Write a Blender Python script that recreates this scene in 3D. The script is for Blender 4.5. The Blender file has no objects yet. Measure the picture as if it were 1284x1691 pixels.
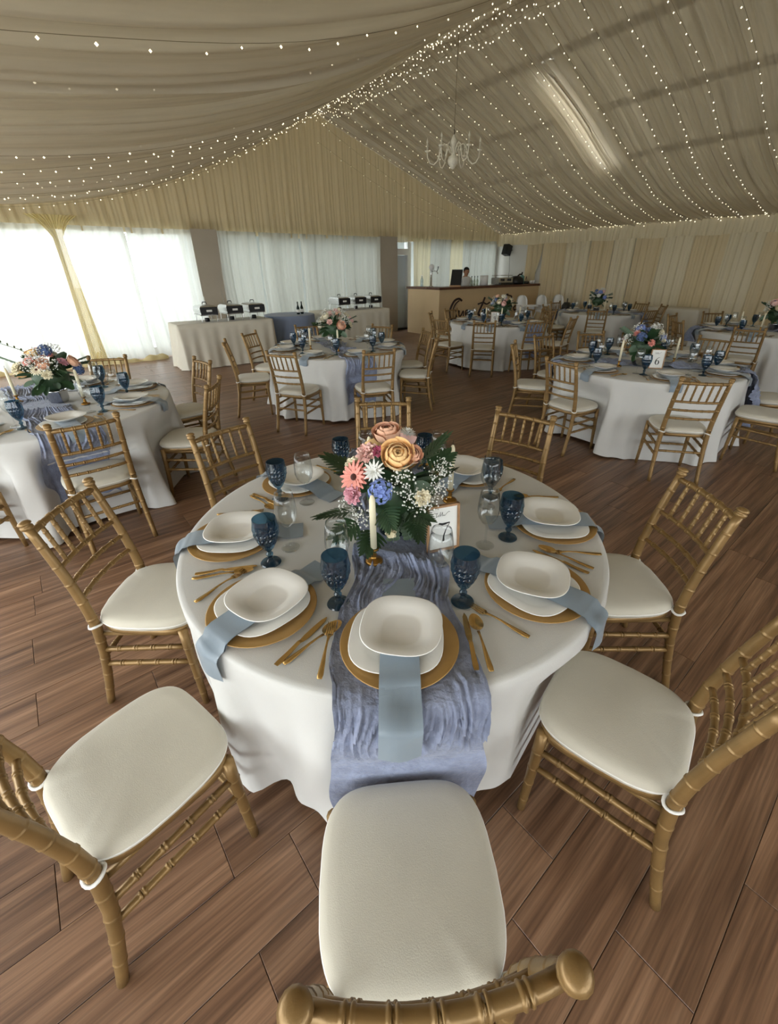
import bpy, math, random
import numpy as np
from mathutils import Vector, Matrix
PI = math.pi
C = bpy.context.scene.collection
sc = bpy.context.scene

# ------------------------------------------------------------------ camera
F, CX, CY, CAM_H = 705.93, 651.62, 807.68, 1.71
_p, _r, _y = math.radians(27.36), math.radians(-0.473), math.radians(36.683)
_f0 = Vector((math.sin(_y), math.cos(_y), 0)); _r0 = Vector((math.cos(_y), -math.sin(_y), 0)); _up = Vector((0, 0, 1))
FW = _f0 * math.cos(_p) - _up * math.sin(_p)
_u = _up * math.cos(_p) + _f0 * math.sin(_p)
RT = _r0 * math.cos(_r) + _u * math.sin(_r)
UP = _u * math.cos(_r) - _r0 * math.sin(_r)
cd = bpy.data.cameras.new('camera'); cam = bpy.data.objects.new('camera', cd); C.objects.link(cam)
cd.sensor_fit = 'HORIZONTAL'; cd.sensor_width = 36; cd.lens = F * 36 / 1284
cd.shift_x = (642 - CX) / 1284; cd.shift_y = (CY - 845.5) / 1284; cd.clip_start = .02; cd.clip_end = 300
M = Matrix.Identity(4)
for i in range(3):
    M[i][0] = RT[i]; M[i][1] = UP[i]; M[i][2] = -FW[i]
M[2][3] = CAM_H
cam.matrix_world = M
sc.camera = cam
def project(p):
    d = Vector(p) - Vector((0, 0, CAM_H)); w = d.dot(FW)
    return (CX + F * d.dot(RT) / w, CY - F * d.dot(UP) / w, w)

# ------------------------------------------------------------------ sky, daylight, exposure
sc.view_settings.view_transform = 'Standard'; sc.view_settings.look = 'None'
sc.view_settings.gamma = 1.0; sc.view_settings.use_curve_mapping = False
sc.view_settings.exposure = 0.08
w = bpy.data.worlds.new('overcast_sky'); sc.world = w; w.use_nodes = True
w.node_tree.nodes['Background'].inputs[0].default_value = (.93, .98, 1.0, 1)
w.node_tree.nodes['Background'].inputs[1].default_value = 5.4
sc.cycles.max_bounces = 7; sc.cycles.diffuse_bounces = 4; sc.cycles.glossy_bounces = 3
sc.cycles.transmission_bounces = 6; sc.cycles.transparent_max_bounces = 14
sc.cycles.caustics_reflective = False; sc.cycles.caustics_refractive = False
sc.cycles.use_light_tree = False; sc.cycles.sample_clamp_indirect = 6.0
X0, X1, YB, YG = -2.6, 12.82, -4.6, 11.2          # left wall, right wall, wall behind, gable wall
RX, RZ = 5.94, 4.93                                # ridge
def portal(name, loc, rot, sx, sy):
    l = bpy.data.lights.new(name, 'AREA'); l.shape = 'RECTANGLE'; l.size = sx; l.size_y = sy
    l.cycles.is_portal = True
    o = bpy.data.objects.new(name, l); C.objects.link(o); o.location = loc; o.rotation_euler = rot
# sky portals in the window openings (they add no light, they only guide sampling of the sky)
portal('window_portal', ((X0 + 2.88) / 2, YG + .12, 1.28), (-PI / 2, 0, 0), 2.88 - X0, 2.4)
portal('window_portal', ((3.42 + 7.78) / 2, YG + .12, 1.28), (-PI / 2, 0, 0), 4.36, 2.4)
portal('window_portal', ((8.38 + 12.72) / 2, YG + .12, 1.28), (-PI / 2, 0, 0), 4.34, 2.4)
portal('window_portal', (X0 - .05, 4.0, 1.27), (0, -PI / 2, 0), 2.15, 13.0)
portal('window_portal', (2.0, YB - .05, 1.75), (PI / 2, 0, 0), 9.0, 1.5)

# ------------------------------------------------------------------ helpers
def tag(o, label=None, cat=None, group=None, kind=None):
    if label: o['label'] = label
    if cat: o['category'] = cat
    if group: o['group'] = group
    if kind: o['kind'] = kind
    return o
class MB:
    def __init__(s): s.v = []; s.f = []; s.mi = []
    def add(s, v, f, mi=0):
        b = len(s.v); s.v += [tuple(map(float, q)) for q in v]
        s.f += [tuple(i + b for i in q) for q in f]; s.mi += [mi] * len(f); return s
    def box(s, c, d, rz=0, mi=0):
        x, y, z = [k / 2 for k in d]; cs, sn = math.cos(rz), math.sin(rz)
        v = [(c[0] + a * x * cs - b * y * sn, c[1] + a * x * sn + b * y * cs, c[2] + e * z) for e in (-1, 1) for b in (-1, 1) for a in (-1, 1)]
        return s.add(v, [(0, 2, 3, 1), (4, 5, 7, 6), (0, 1, 5, 4), (2, 6, 7, 3), (0, 4, 6, 2), (1, 3, 7, 5)], mi)
    def bar(s, a, b, t, mi=0):
        return s.tube([a, b], [t, t], 4, mi)
    def tube(s, path, rad, n=8, mi=0, closed=False, cap=True):
        P = [Vector(p) for p in path]; N = len(P); v = []
        if not hasattr(rad, '__len__'): rad = [rad] * N
        ref = None
        for i in range(N):
            if closed: t = (P[(i + 1) % N] - P[i - 1])
            else: t = P[min(i + 1, N - 1)] - P[max(i - 1, 0)]
            if t.length < 1e-9: t = Vector((0, 0, 1))
            t.normalize()
            if ref is None: ref = Vector((1, 0, 0)) if abs(t.x) < .8 else Vector((0, 1, 0))
            a = (ref - t * ref.dot(t)); a.normalize(); ref = a; b = t.cross(a)
            for k in range(n):
                th = 2 * PI * k / n + (PI / 4 if n == 4 else 0)
                v.append(P[i] + (a * math.cos(th) + b * math.sin(th)) * rad[i])
        f = []
        for i in range(N if closed else N - 1):
            j = (i + 1) % N
            for k in range(n):
                k2 = (k + 1) % n; f.append((i * n + k, i * n + k2, j * n + k2, j * n + k))
        if cap and not closed:
            f.append(tuple(range(n - 1, -1, -1))); f.append(tuple((N - 1) * n + k for k in range(n)))
        return s.add(v, f, mi)
    def lathe(s, prof, n=24, c=(0, 0, 0), mi=0, fn=None):
        v = []; f = []
        for j, (r, z) in enumerate(prof):
            for k in range(n):
                th = 2 * PI * k / n; rr = r * (fn(th, j) if fn else 1)
                v.append((c[0] + rr * math.cos(th), c[1] + rr * math.sin(th), c[2] + z))
        for j in range(len(prof) - 1):
            for k in range(n):
                k2 = (k + 1) % n; f.append((j * n + k, j * n + k2, (j + 1) * n + k2, (j + 1) * n + k))
        if prof[0][0] > 1e-5: pass
        return s.add(v, f, mi)
    def grid(s, nu, nv, fn, mi=0, wrap=False):
        v = [fn(i, j) for j in range(nv) for i in range(nu)]
        f = [(j * nu + i, j * nu + (i + 1) % nu, (j + 1) * nu + (i + 1) % nu, (j + 1) * nu + i) for j in range(nv - 1) for i in range(nu if wrap else nu - 1)]
        return s.add(v, f, mi)
    def ball(s, c, r, n=8, m=5, sz=1, mi=0):
        v = []; f = []
        for j in range(m + 1):
            ph = PI * j / m
            for k in range(n):
                th = 2 * PI * k / n; v.append((c[0] + r * math.sin(ph) * math.cos(th), c[1] + r * math.sin(ph) * math.sin(th), c[2] - r * sz * math.cos(ph)))
        for j in range(m):
            for k in range(n):
                k2 = (k + 1) % n; f.append((j * n + k, j * n + k2, (j + 1) * n + k2, (j + 1) * n + k))
        return s.add(v, f, mi)
    def octa(s, c, r, mi=0):
        x, y, z = c
        return s.add([(x + r, y, z), (x, y + r, z), (x - r, y, z), (x, y - r, z), (x, y, z + r), (x, y, z - r)],
                     [(0, 1, 4), (1, 2, 4), (2, 3, 4), (3, 0, 4), (1, 0, 5), (2, 1, 5), (3, 2, 5), (0, 3, 5)], mi)
    def xf(s, mat):
        s.v = [tuple(mat @ Vector(q)) for q in s.v]; return s
    def mesh(s, name, mats, smooth=True):
        me = bpy.data.meshes.new(name); me.from_pydata(s.v, [], s.f)
        if not isinstance(mats, (list, tuple)): mats = [mats]
        for m in mats: me.materials.append(m)
        if len(mats) > 1: me.polygons.foreach_set('material_index', s.mi)
        if smooth: me.polygons.foreach_set('use_smooth', [True] * len(me.polygons))
        me.validate(); me.update(); return me
def link(name, me, parent=None, loc=(0, 0, 0), rz=0, mat=None):
    o = bpy.data.objects.new(name, me); C.objects.link(o)
    if mat is not None: o.matrix_basis = mat
    else: o.location = loc; o.rotation_euler = (0, 0, rz)
    if parent: o.parent = parent
    return o
def empty(name, loc=(0, 0, 0), rz=0, **k):
    o = link(name, None, None, loc, rz); o.empty_display_size = .1
    return tag(o, **k) if k else o
def spawn(kit, name, loc, rz, **k):
    """kit: list of (part name, mesh, local matrix or None, [sub-parts])"""
    r = empty(name, loc, rz, **k)
    for pn, me, mt, subs in kit:
        o = link(pn, me, r, mat=mt if mt is not None else Matrix.Identity(4))
        for sn, sm, smt in subs: link(sn, sm, o, mat=smt if smt is not None else Matrix.Identity(4))
    return r
def struct(name, mb, mats, smooth=False, parent=None):
    o = link(name, mb.mesh(name, mats, smooth), parent)
    if not parent: o['kind'] = 'structure'
    return o
T = Matrix.Translation
def RZm(a): return Matrix.Rotation(a, 4, 'Z')
def look(n):                                         # rotation taking +Z to n
    return Vector((0, 0, 1)).rotation_difference(Vector(n).normalized()).to_matrix().to_4x4()

# ------------------------------------------------------------------ materials
def srgb(r, g, b):
    f = lambda c: (c / 255 / 12.92) if c / 255 <= .04045 else ((c / 255 + .055) / 1.055) ** 2.4
    return (f(r), f(g), f(b), 1)
def new(name):
    m = bpy.data.materials.new(name); m.use_nodes = True
    return m, m.node_tree.nodes, m.node_tree.links, m.node_tree.nodes['Principled BSDF']
def mat(name, col, rough=.6, metal=0., var=.0, scale=8., bump=0., bscale=200., spec=.5, sheen=0.):
    m, n, l, b = new(name)
    b.inputs['Base Color'].default_value = col; b.inputs['Roughness'].default_value = rough
    b.inputs['Metallic'].default_value = metal; b.inputs['Specular IOR Level'].default_value = spec
    if sheen: b.inputs['Sheen Weight'].default_value = sheen
    tc = n.new('ShaderNodeTexCoord')
    if var:
        t = n.new('ShaderNodeTexNoise'); t.inputs['Scale'].default_value = scale; t.inputs['Detail'].default_value = 4
        l.new(tc.outputs['Object'], t.inputs['Vector'])
        mr = n.new('ShaderNodeMapRange'); mr.inputs[1].default_value = .3; mr.inputs[2].default_value = .7
        mr.inputs[3].default_value = 1 - var; mr.inputs[4].default_value = 1 + var * .6
        l.new(t.outputs['Fac'], mr.inputs[0])
        mx = n.new('ShaderNodeVectorMath'); mx.operation = 'SCALE'; mx.inputs[0].default_value = col[:3]
        l.new(mr.outputs[0], mx.inputs['Scale']); l.new(mx.outputs[0], b.inputs['Base Color'])
    if bump:
        t = n.new('ShaderNodeTexNoise'); t.inputs['Scale'].default_value = bscale; t.inputs['Detail'].default_value = 3
        l.new(tc.outputs['Object'], t.inputs['Vector'])
        bp = n.new('ShaderNodeBump'); bp.inputs['Strength'].default_value = bump; bp.inputs['Distance'].default_value = .01
        l.new(t.outputs['Fac'], bp.inputs['Height']); l.new(bp.outputs[0], b.inputs['Normal'])
    return m
def sheer(name, col, alpha, trans=.5, var=0., axis=None):
    """thin cloth: part see-through, part diffuse, part translucent"""
    m, n, l, b = new(name); n.remove(b); out = n['Material Output']
    d = n.new('ShaderNodeBsdfDiffuse'); t = n.new('ShaderNodeBsdfTranslucent'); tr = n.new('ShaderNodeBsdfTransparent')
    d.inputs[0].default_value = col; t.inputs[0].default_value = col
    a = n.new('ShaderNodeMixShader'); a.inputs[0].default_value = trans
    l.new(d.outputs[0], a.inputs[1]); l.new(t.outputs[0], a.inputs[2])
    c = n.new('ShaderNodeMixShader'); c.inputs[0].default_value = alpha
    l.new(tr.outputs[0], c.inputs[1]); l.new(a.outputs[0], c.inputs[2]); l.new(c.outputs[0], out.inputs[0])
    if var:
        tc = n.new('ShaderNodeTexCoord'); mp = n.new('ShaderNodeMapping')
        mp.inputs['Scale'].default_value = axis; l.new(tc.outputs['Object'], mp.inputs[0])
        ns = n.new('ShaderNodeTexNoise'); ns.inputs['Scale'].default_value = 1; ns.inputs['Detail'].default_value = 3
        l.new(mp.outputs[0], ns.inputs['Vector'])
        mr = n.new('ShaderNodeMapRange'); mr.inputs[1].default_value = .3; mr.inputs[2].default_value = .7
        mr.inputs[3].default_value = max(0, alpha - var); mr.inputs[4].default_value = min(1, alpha + var)
        l.new(ns.outputs['Fac'], mr.inputs[0]); l.new(mr.outputs[0], c.inputs[0])
    return m
def glass(name, tint, ior=1.45, gloss_rough=.02, diff=None):
    m, n, l, b = new(name); n.remove(b); out = n['Material Output']
    tr = n.new('ShaderNodeBsdfTransparent'); tr.inputs[0].default_value = tint
    g = n.new('ShaderNodeBsdfGlossy'); g.inputs['Roughness'].default_value = gloss_rough
    fr = n.new('ShaderNodeFresnel'); ge = n.new('ShaderNodeNewGeometry')
    io = n.new('ShaderNodeMapRange'); io.inputs[3].default_value = ior; io.inputs[4].default_value = 1 / ior
    l.new(ge.outputs['Backfacing'], io.inputs[0]); l.new(io.outputs[0], fr.inputs[0])
    x = n.new('ShaderNodeMixShader'); l.new(fr.outputs[0], x.inputs[0])
    base = tr
    if diff:
        df = n.new('ShaderNodeBsdfDiffuse'); df.inputs[0].default_value = diff[0]
        y = n.new('ShaderNodeMixShader'); y.inputs[0].default_value = diff[1]
        l.new(tr.outputs[0], y.inputs[1]); l.new(df.outputs[0], y.inputs[2]); base = y
    l.new(base.outputs[0], x.inputs[1]); l.new(g.outputs[0], x.inputs[2]); l.new(x.outputs[0], out.inputs[0])
    return m
def emit(name, col, s):
    m, n, l, b = new(name); b.inputs['Base Color'].default_value = col
    b.inputs['Emission Color'].default_value = col; b.inputs['Emission Strength'].default_value = s
    return m
def wood_plank(name, per_object):
    m, n, l, b = new(name); b.inputs['Roughness'].default_value = .40; b.inputs['Specular IOR Level'].default_value = .6
    tc = n.new('ShaderNodeTexCoord')
    if per_object:
        rn = n.new('ShaderNodeObjectInfo').outputs['Random']
    else:
        rn = n.new('ShaderNodeNewGeometry').outputs['Random Per Island']
    off = n.new('ShaderNodeMath'); off.operation = 'MULTIPLY'; off.inputs[1].default_value = 57.0; l.new(rn, off.inputs[0])
    cmb = n.new('ShaderNodeCombineXYZ'); l.new(off.outputs[0], cmb.inputs[0]); l.new(off.outputs[0], cmb.inputs[1])
    ad = n.new('ShaderNodeVectorMath'); ad.operation = 'ADD'; l.new(tc.outputs['Object'], ad.inputs[0]); l.new(cmb.outputs[0], ad.inputs[1])
    def noise(sc_, scale, det, dist=0):
        mp = n.new('ShaderNodeMapping'); mp.inputs['Scale'].default_value = sc_; l.new(ad.outputs[0], mp.inputs[0])
        t = n.new('ShaderNodeTexNoise'); t.inputs['Scale'].default_value = scale; t.inputs['Detail'].default_value = det
        t.inputs['Distortion'].default_value = dist
        l.new(mp.outputs[0], t.inputs['Vector']); return t.outputs['Fac']
    broad = noise((.55, 14, 1), 1.7, 4, .35); fine = noise((1.2, 45, 1), 3, 6, .2)
    rp = n.new('ShaderNodeValToRGB'); e = rp.color_ramp.elements
    e[0].position = .30; e[0].color = srgb(92, 65, 47); e[1].position = .74; e[1].color = srgb(162, 126, 98)
    k = e.new(.5); k.color = srgb(127, 94, 70)
    l.new(broad, rp.inputs[0])
    fr = n.new('ShaderNodeMapRange'); fr.inputs[1].default_value = .35; fr.inputs[2].default_value = .65
    fr.inputs[3].default_value = .74; fr.inputs[4].default_value = 1.20; l.new(fine, fr.inputs[0])
    tone = n.new('ShaderNodeMapRange'); tone.inputs[3].default_value = .86; tone.inputs[4].default_value = 1.12; l.new(rn, tone.inputs[0])
    mm = n.new('ShaderNodeMath'); mm.operation = 'MULTIPLY'; l.new(fr.outputs[0], mm.inputs[0]); l.new(tone.outputs[0], mm.inputs[1])
    sc2 = n.new('ShaderNodeVectorMath'); sc2.operation = 'SCALE'; l.new(rp.outputs[0], sc2.inputs[0]); l.new(mm.outputs[0], sc2.inputs['Scale'])
    l.new(sc2.outputs[0], b.inputs['Base Color'])
    bp = n.new('ShaderNodeBump'); bp.inputs['Strength'].default_value = .15; bp.inputs['Distance'].default_value = .004
    l.new(fine, bp.inputs['Height']); l.new(bp.outputs[0], b.inputs['Normal'])
    return m
GOLD = mat('chair_gold_paint', srgb(148, 118, 74), .36, .40, .16, 14, .05, 300)
CUSH = mat('ivory_cushion_cloth', srgb(209, 203, 187), .85, 0, .04, 5, .12, 420, .2, .2)
TIE = mat('white_tie_tape', srgb(240, 238, 232), .8)
CLOTH = mat('white_table_linen', srgb(216, 215, 211), .82, 0, .03, 3, .10, 350, .2, .15)
GREYCLOTH = mat('ivory_buffet_linen', srgb(214, 208, 192), .85, 0, .05, 3, .12, 300, .2, .15)
BLUEGAUZE = mat('dusty_blue_gauze', srgb(148, 156, 181), .9, 0, .22, 22, .6, 60, .1, .3)
BLUECLOTH = mat('dusty_blue_linen', srgb(132, 144, 168), .85, 0, .08, 5, .12, 300, .2, .2)
NAPKIN = mat('blue_grey_satin_napkin', srgb(136, 150, 162), .42, 0, .06, 9, .06, 500, .5, .3)
PORC = mat('white_porcelain', srgb(240, 238, 232), .12, 0, 0, 1, 0, 1, .55)
CHARGER = mat('gold_charger_glaze', srgb(180, 142, 84), .36, .30, .08, 20)
CUTLERY = mat('gold_cutlery_metal', srgb(206, 168, 104), .26, .85, .05, 30)
BLUEGL = glass('blue_pressed_glass', (.33, .49, .60, 1), 1.75, .05, (srgb(44, 72, 96), .10))
CLEAR = glass('clear_glass', (.965, .975, .975, 1), 1.62, .01)
VASEGL = glass('dark_green_glass', (.10, .16, .14, 1), 1.5, .04, (srgb(20, 34, 30), .45))
SILVER = mat('polished_silver', srgb(205, 205, 205), .14, 1.0)
BRASS = mat('aged_brass', srgb(160, 118, 56), .3, .9, .15, 40)
WAX = mat('ivory_candle_wax', srgb(238, 228, 196), .5, 0, .03, 20)
WICK = mat('candle_wick', srgb(70, 60, 48), .9)
FRAMEWOOD = mat('light_wood_frame', srgb(170, 130, 92), .6, 0, .2, 30)
CARD = mat('white_card', srgb(238, 237, 232), .7)
INK = mat('black_ink', srgb(24, 22, 22), .7)
WALLW = mat('white_painted_wall', srgb(214, 212, 206), .8, 0, .03, 2)
COLUMN = mat('beige_column_paint', srgb(176, 166, 150), .8, 0, .04, 3)
FRAMEW = mat('white_window_frame', srgb(226, 228, 226), .5)
ROOFM = None
PURLIN = mat('dark_roof_purlin', srgb(96, 88, 74), .7)
PANE = glass('window_pane', (.97, .985, .98, 1), 1.3, .01)
DRAPE = sheer('ceiling_drape_voile', srgb(214, 205, 188), .80, .45, .12, (.6, 14, .6))
ROOFM = sheer('tent_roof_membrane', srgb(228, 222, 206), 1.0, .205)
GABLEM = sheer('tent_gable_membrane', srgb(228, 222, 206), 1.0, .06)
GABLE = sheer('gable_curtain_voile', srgb(226, 211, 176), .90, .50)
SHEERW = sheer('white_window_voile', srgb(236, 238, 234), .945, .36)
SHEERG = sheer('cool_window_voile', srgb(202, 203, 195), .89, .33)
SHEERY = sheer('yellow_window_voile', srgb(240, 226, 178), .90, .50)
SHEERK = sheer('pale_yellow_voile', srgb(228, 218, 184), .90, .36)
CURTG = sheer('gold_side_curtain_voile', srgb(230, 212, 174), .92, .2)
CURTC = sheer('cream_side_curtain_voile', srgb(236, 224, 194), .92, .2)
GROUT = mat('floor_joint', srgb(84, 62, 48), .9)
PLANK = wood_plank('wood_plank_tile', True); PLANK2 = wood_plank('wood_plank_tile_far', False)
BULB = emit('fairy_bulb', (1, .88, .62, 1), 2.6); BULB.cycles.emission_sampling = 'NONE'
WIRE = mat('thin_light_wire', srgb(120, 108, 84), .7)
BLACK = mat('black_plastic', srgb(22, 22, 24), .45)
STEEL = mat('brushed_steel', srgb(190, 190, 188), .26, .9)
DSTEEL = mat('dark_steel', srgb(70, 68, 66), .35, .7)
BARPANEL = mat('bar_front_panel', srgb(206, 180, 140), .6, 0, .03, 4)
BARWOOD = mat('bar_top_wood', srgb(98, 62, 42), .4, 0, .25, 12)
LETTER = mat('dark_brown_lettering', srgb(44, 26, 22), .6)
WHITEP = mat('white_plastic', srgb(232, 232, 230), .45)
CHANDW = mat('white_distressed_paint', srgb(244, 238, 222), .6, 0, .12, 30)
CONCRETE = mat('pale_concrete', srgb(205, 205, 198), .9, 0, .05, 1)
EXTWALL = mat('pale_render', srgb(158, 162, 162), .9, 0, .04, 1)
def petal(name, a): return mat(name, srgb(*a), .75, 0, .10, 60, 0, 1, .2, .2)
P_ORANGE, P_PEACH, P_PINK = petal('orange_petal', (255, 214, 152)), petal('peach_petal', (244, 192, 160)), petal('pink_petal', (244, 200, 190))
P_CORAL, P_CREAM, P_WHITE = petal('coral_petal', (240, 160, 146)), petal('cream_petal', (240, 230, 200)), petal('white_petal', (242, 242, 236))
P_BLUE, P_MAG, P_ROSE = petal('blue_petal', (132, 152, 214)), petal('magenta_petal', (196, 96, 130)), petal('rose_pink_petal', (230, 170, 182))
P_DARK, P_LILAC = petal('brown_flower_centre', (74, 40, 34)), petal('steel_blue_petal', (96, 116, 160))
LEAF = mat('dark_green_leaf', srgb(48, 74, 44), .5, 0, .25, 30); LEAF2 = mat('sage_leaf', srgb(106, 126, 104), .6, 0, .2, 30)
STEM = mat('green_stem', srgb(88, 104, 62), .7)

# ------------------------------------------------------------------ room shell
rng = np.random.default_rng(5)
def floor():
    a = math.radians(2.68); ca, sa = math.cos(a), math.sin(a)
    W, Lp = .2058, 1.22
    mb = MB(); mb.box(((X0 + X1) / 2, (YB + YG + .6) / 2, -.06), (X1 - X0 + .4, YG - YB + 1.0, .10))
    fl = struct('floor', mb, GROUT); 
    known = {-1: 1.222, 0: .81, 1: .6, 2: .82, 3: -.005, 4: .194, 5: .005, 6: -.432, 9: -.003, 10: -.44, 12: -.435, 14: -.41}
    def plank_mb(L, mbx=None, ox=0, oy=0, rot=None):
        g, h, c = .0009, .010, .0012
        x, y = L / 2 - g, W / 2 - g
        v = [(sx * x, sy * y, -h) for sx, sy in ((-1, -1), (1, -1), (1, 1), (-1, 1))] + [(sx * x, sy * y, -c) for sx, sy in ((-1, -1), (1, -1), (1, 1), (-1, 1))] + \
            [(sx * (x - c), sy * (y - c), 0) for sx, sy in ((-1, -1), (1, -1), (1, 1), (-1, 1))]
        f = [(8, 9, 10, 11)] + [(i, (i + 1) % 4, 4 + (i + 1) % 4, 4 + i) for i in range(4)] + [(4 + i, 4 + (i + 1) % 4, 8 + (i + 1) % 4, 8 + i) for i in range(4)]
        if mbx is None: return MB().add(v, f)
        mbx.add([(ca * (p[0] + ox) - sa * (p[1] + oy), sa * (p[0] + ox) + ca * (p[1] + oy), p[2]) for p in v], f)
    cand = []
    for k in range(-24, 60):
        yc = -.2085 + W * (k + .5); off = known.get(k, float(rng.uniform(0, Lp)))
        for j in range(-6, 13):
            xc = off + Lp * (j + .5); wx, wy = ca * xc - sa * yc, sa * xc + ca * yc
            if not (X0 - .5 < wx < X1 + .1 and YB < wy < YG + .3): continue
            px, py, d = project((wx, wy, 0)); area = 0
            vis = False
            for t in (-.45, -.2, 0, .2, .45):
                qx, qy, qd = project((wx + ca * Lp * t, wy + sa * Lp * t, 0))
                if qd > .1 and 0 < qx < 1284 and 0 < qy < 1691: vis = True; d = qd if not area else d; area = max(area, 1 / qd ** 3)
            cand.append((area if vis else 0, xc, yc))
    cand.sort(reverse=True)
    me = plank_mb(Lp).mesh('plank', PLANK, False)
    for i, (ar, xc, yc) in enumerate(cand[:300]):
        link('plank', me, fl, (ca * xc - sa * yc, sa * xc + ca * yc, 0), a)
    mb = MB()
    for ar, xc, yc in cand[300:]: plank_mb(Lp, mb, xc, yc)
    o = link('distant_planks', mb.mesh('distant_planks', PLANK2, False), fl); o['kind'] = 'stuff'
floor()
HEAD = 2.48
def walls():
    mb = MB(); t = .16; y = YG + t / 2 + .04
    mb.box(((X0 + X1) / 2, y, (HEAD + 2.64) / 2), (X1 - X0, t, 2.64 - HEAD))
    g = [(X0 - .3, 2.64), (X1 + .3, 2.64), (X1 + .3, 2.98), (RX, 5.47), (X0 - .3, 2.98)]
    gm = MB(); gm.add([(a, y - t / 2, b) for a, b in g] + [(a, y + t / 2, b) for a, b in g], [(0, 1, 2, 3, 4), (9, 8, 7, 6, 5)] + [(i, i + 5, (i + 1) % 5 + 5, (i + 1) % 5) for i in range(5)])
    mb.box((12.77, y, HEAD / 2), (.1, t, HEAD))
    gm.f = gm.f[:1]; gm.mi = gm.mi[:1]; struct('wall_gable', gm, GABLEM)
    struct('wall_back', mb, WALLW)
    for a, b in ((2.88, 3.42), (7.78, 8.38)):
        struct('column', MB().box(((a + b) / 2, YG - .02, 1.24), (b - a, .3, 2.48)), COLUMN)
    struct('wall_right', MB().box((X1 + .08, (YB + YG) / 2, 1.4), (.16, YG - YB + .6, 2.8)).box((X1 + .08, (YB + YG) / 2, 2.9), (.16, YG - YB + .6, .3)), WALLW)
    mb = MB()
    mb.box((X0 - .08, (YB + YG) / 2, 2.7), (.16, YG - YB + .5, .7)); mb.box((X0 - .08, (YB + YG) / 2, .1), (.16, YG - YB, .2))
    for yy in (-2.5, 1, 4.4, 7.8, YG): mb.box((X0 - .08, yy, 1.3), (.16, .2, 2.4))
    mb.box((X0 - .08, (YB - 2.5) / 2, 1.3), (.16, -2.5 - YB, 2.4))
    struct('wall_left', mb, WALLW)
    mb = MB(); mb.box((9.7, YB - .08, 1.35), (6.4, .16, 2.7)); mb.box((1.9, YB - .08, 2.6), (9.4, .16, .2)); mb.box((1.9, YB - .08, .5), (9.4, .16, 1.0))
    mb.add([(X0 - .3, YB, 2.6), (X1 + .3, YB, 2.6), (X1 + .3, YB, 3.0), (RX, YB, 5.47), (X0 - .3, YB, 3.0)], [(0, 1, 2, 3, 4)])
    struct('wall_front', mb, WALLW)
    mb = MB(); e = .35
    for xa, za, xb, zb in ((X0 - .3, 2.98, RX, 5.45), (RX, 5.45, X1 + .3, 2.98)):
        mb.add([(xa, YB - .2, za), (xb, YB - .2, zb), (xb, YG + .3, zb), (xa, YG + .3, za), (xa, YB - .2, za + .05), (xb, YB - .2, zb + .05), (xb, YG + .3, zb + .05), (xa, YG + .3, za + .05)],
               [(0, 1, 2, 3), (7, 6, 5, 4), (0, 3, 7, 4), (1, 5, 6, 2), (0, 4, 5, 1), (3, 2, 6, 7)])
    struct('ceiling', mb, ROOFM)
    for i, (u, zz) in enumerate(((.55, 4.92), (1.5, 4.61), (2.9, 4.15), (4.4, 3.66))):
        struct('roof_purlin', MB().box((RX + u, (YB + YG) / 2, zz + .04), (.13, YG - YB, .08)), PURLIN)
    # windows of the gable wall
    yw = YG + .05; n = 0
    for xa, xb, mull in ((X0, 2.88, (-.36, 1.63)), (3.42, 7.78, (4.6, 5.6, 6.7)), (8.96, 12.72, (10.2, 11.5))):
        n += 1; w_ = empty('window_%d' % n, ((xa + xb) / 2, yw, 0)); w_['kind'] = 'structure'
        cx = (xa + xb) / 2
        def pc(nm, mb, m=FRAMEW): link(nm, mb.mesh(nm, m, False), w_)
        pc('bottom_rail', MB().box((0, 0, .09), (xb - xa, .07, .16))); pc('top_rail', MB().box((0, 0, HEAD - .04), (xb - xa, .07, .08)))
        ed = [xa + .03] + list(mull) + [xb - .03]
        for x in ed: pc('mullion', MB().box((x - cx, 0, 1.27), (.07, .07, 2.2)))
        for p, q in zip(ed, ed[1:]): pc('pane', MB().box(((p + q) / 2 - cx, 0, 1.27), (q - p - .07, .006, 2.2)), PANE)
        if n == 2:
            for x in (5.30, 5.88): pc('door_handle', MB().box((x - cx, -.07, 1.48), (.13, .03, .05)).box((x - cx - .05, -.045, 1.48), (.02, .06, .02)), BLACK)
    d = empty('door_1', (8.67, YG + .1, 0)); d['kind'] = 'structure'
    link('door_leaf', MB().box((0, .06, 1.02), (.46, .05, 2.02)).mesh('door_leaf', mat('door_blue_white', srgb(206, 216, 222), .5), False), d)
    for x in (-.26, .26): link('door_jamb', MB().box((x, 0, 1.24), (.06, .16, 2.48)).mesh('door_jamb', FRAMEW, False), d)
    link('door_lintel', MB().box((0, 0, 2.12), (.46, .16, .16)).mesh('door_lintel', FRAMEW, False), d)
    link('transom_pane', MB().box((0, .02, 2.34), (.46, .006, .26)).mesh('transom_pane', PANE, False), d)
    link('threshold', MB().box((0, -.02, .02), (.46, .2, .03)).mesh('threshold', DSTEEL, False), d)
    # outside
    struct('ground_outside', MB().box((4, 20, -.12), (90, 90, .1)), CONCRETE)
    ex = struct('exterior_building', MB().box((14.2, 16.2, 1.7), (20.5, 1.0, 3.4)), EXTWALL)
    link('eaves_roof', MB().box((14.2, 15.0, 3.2), (21.2, 3.0, .14)).mesh('eaves_roof', EXTWALL, False), ex)
walls()

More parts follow.
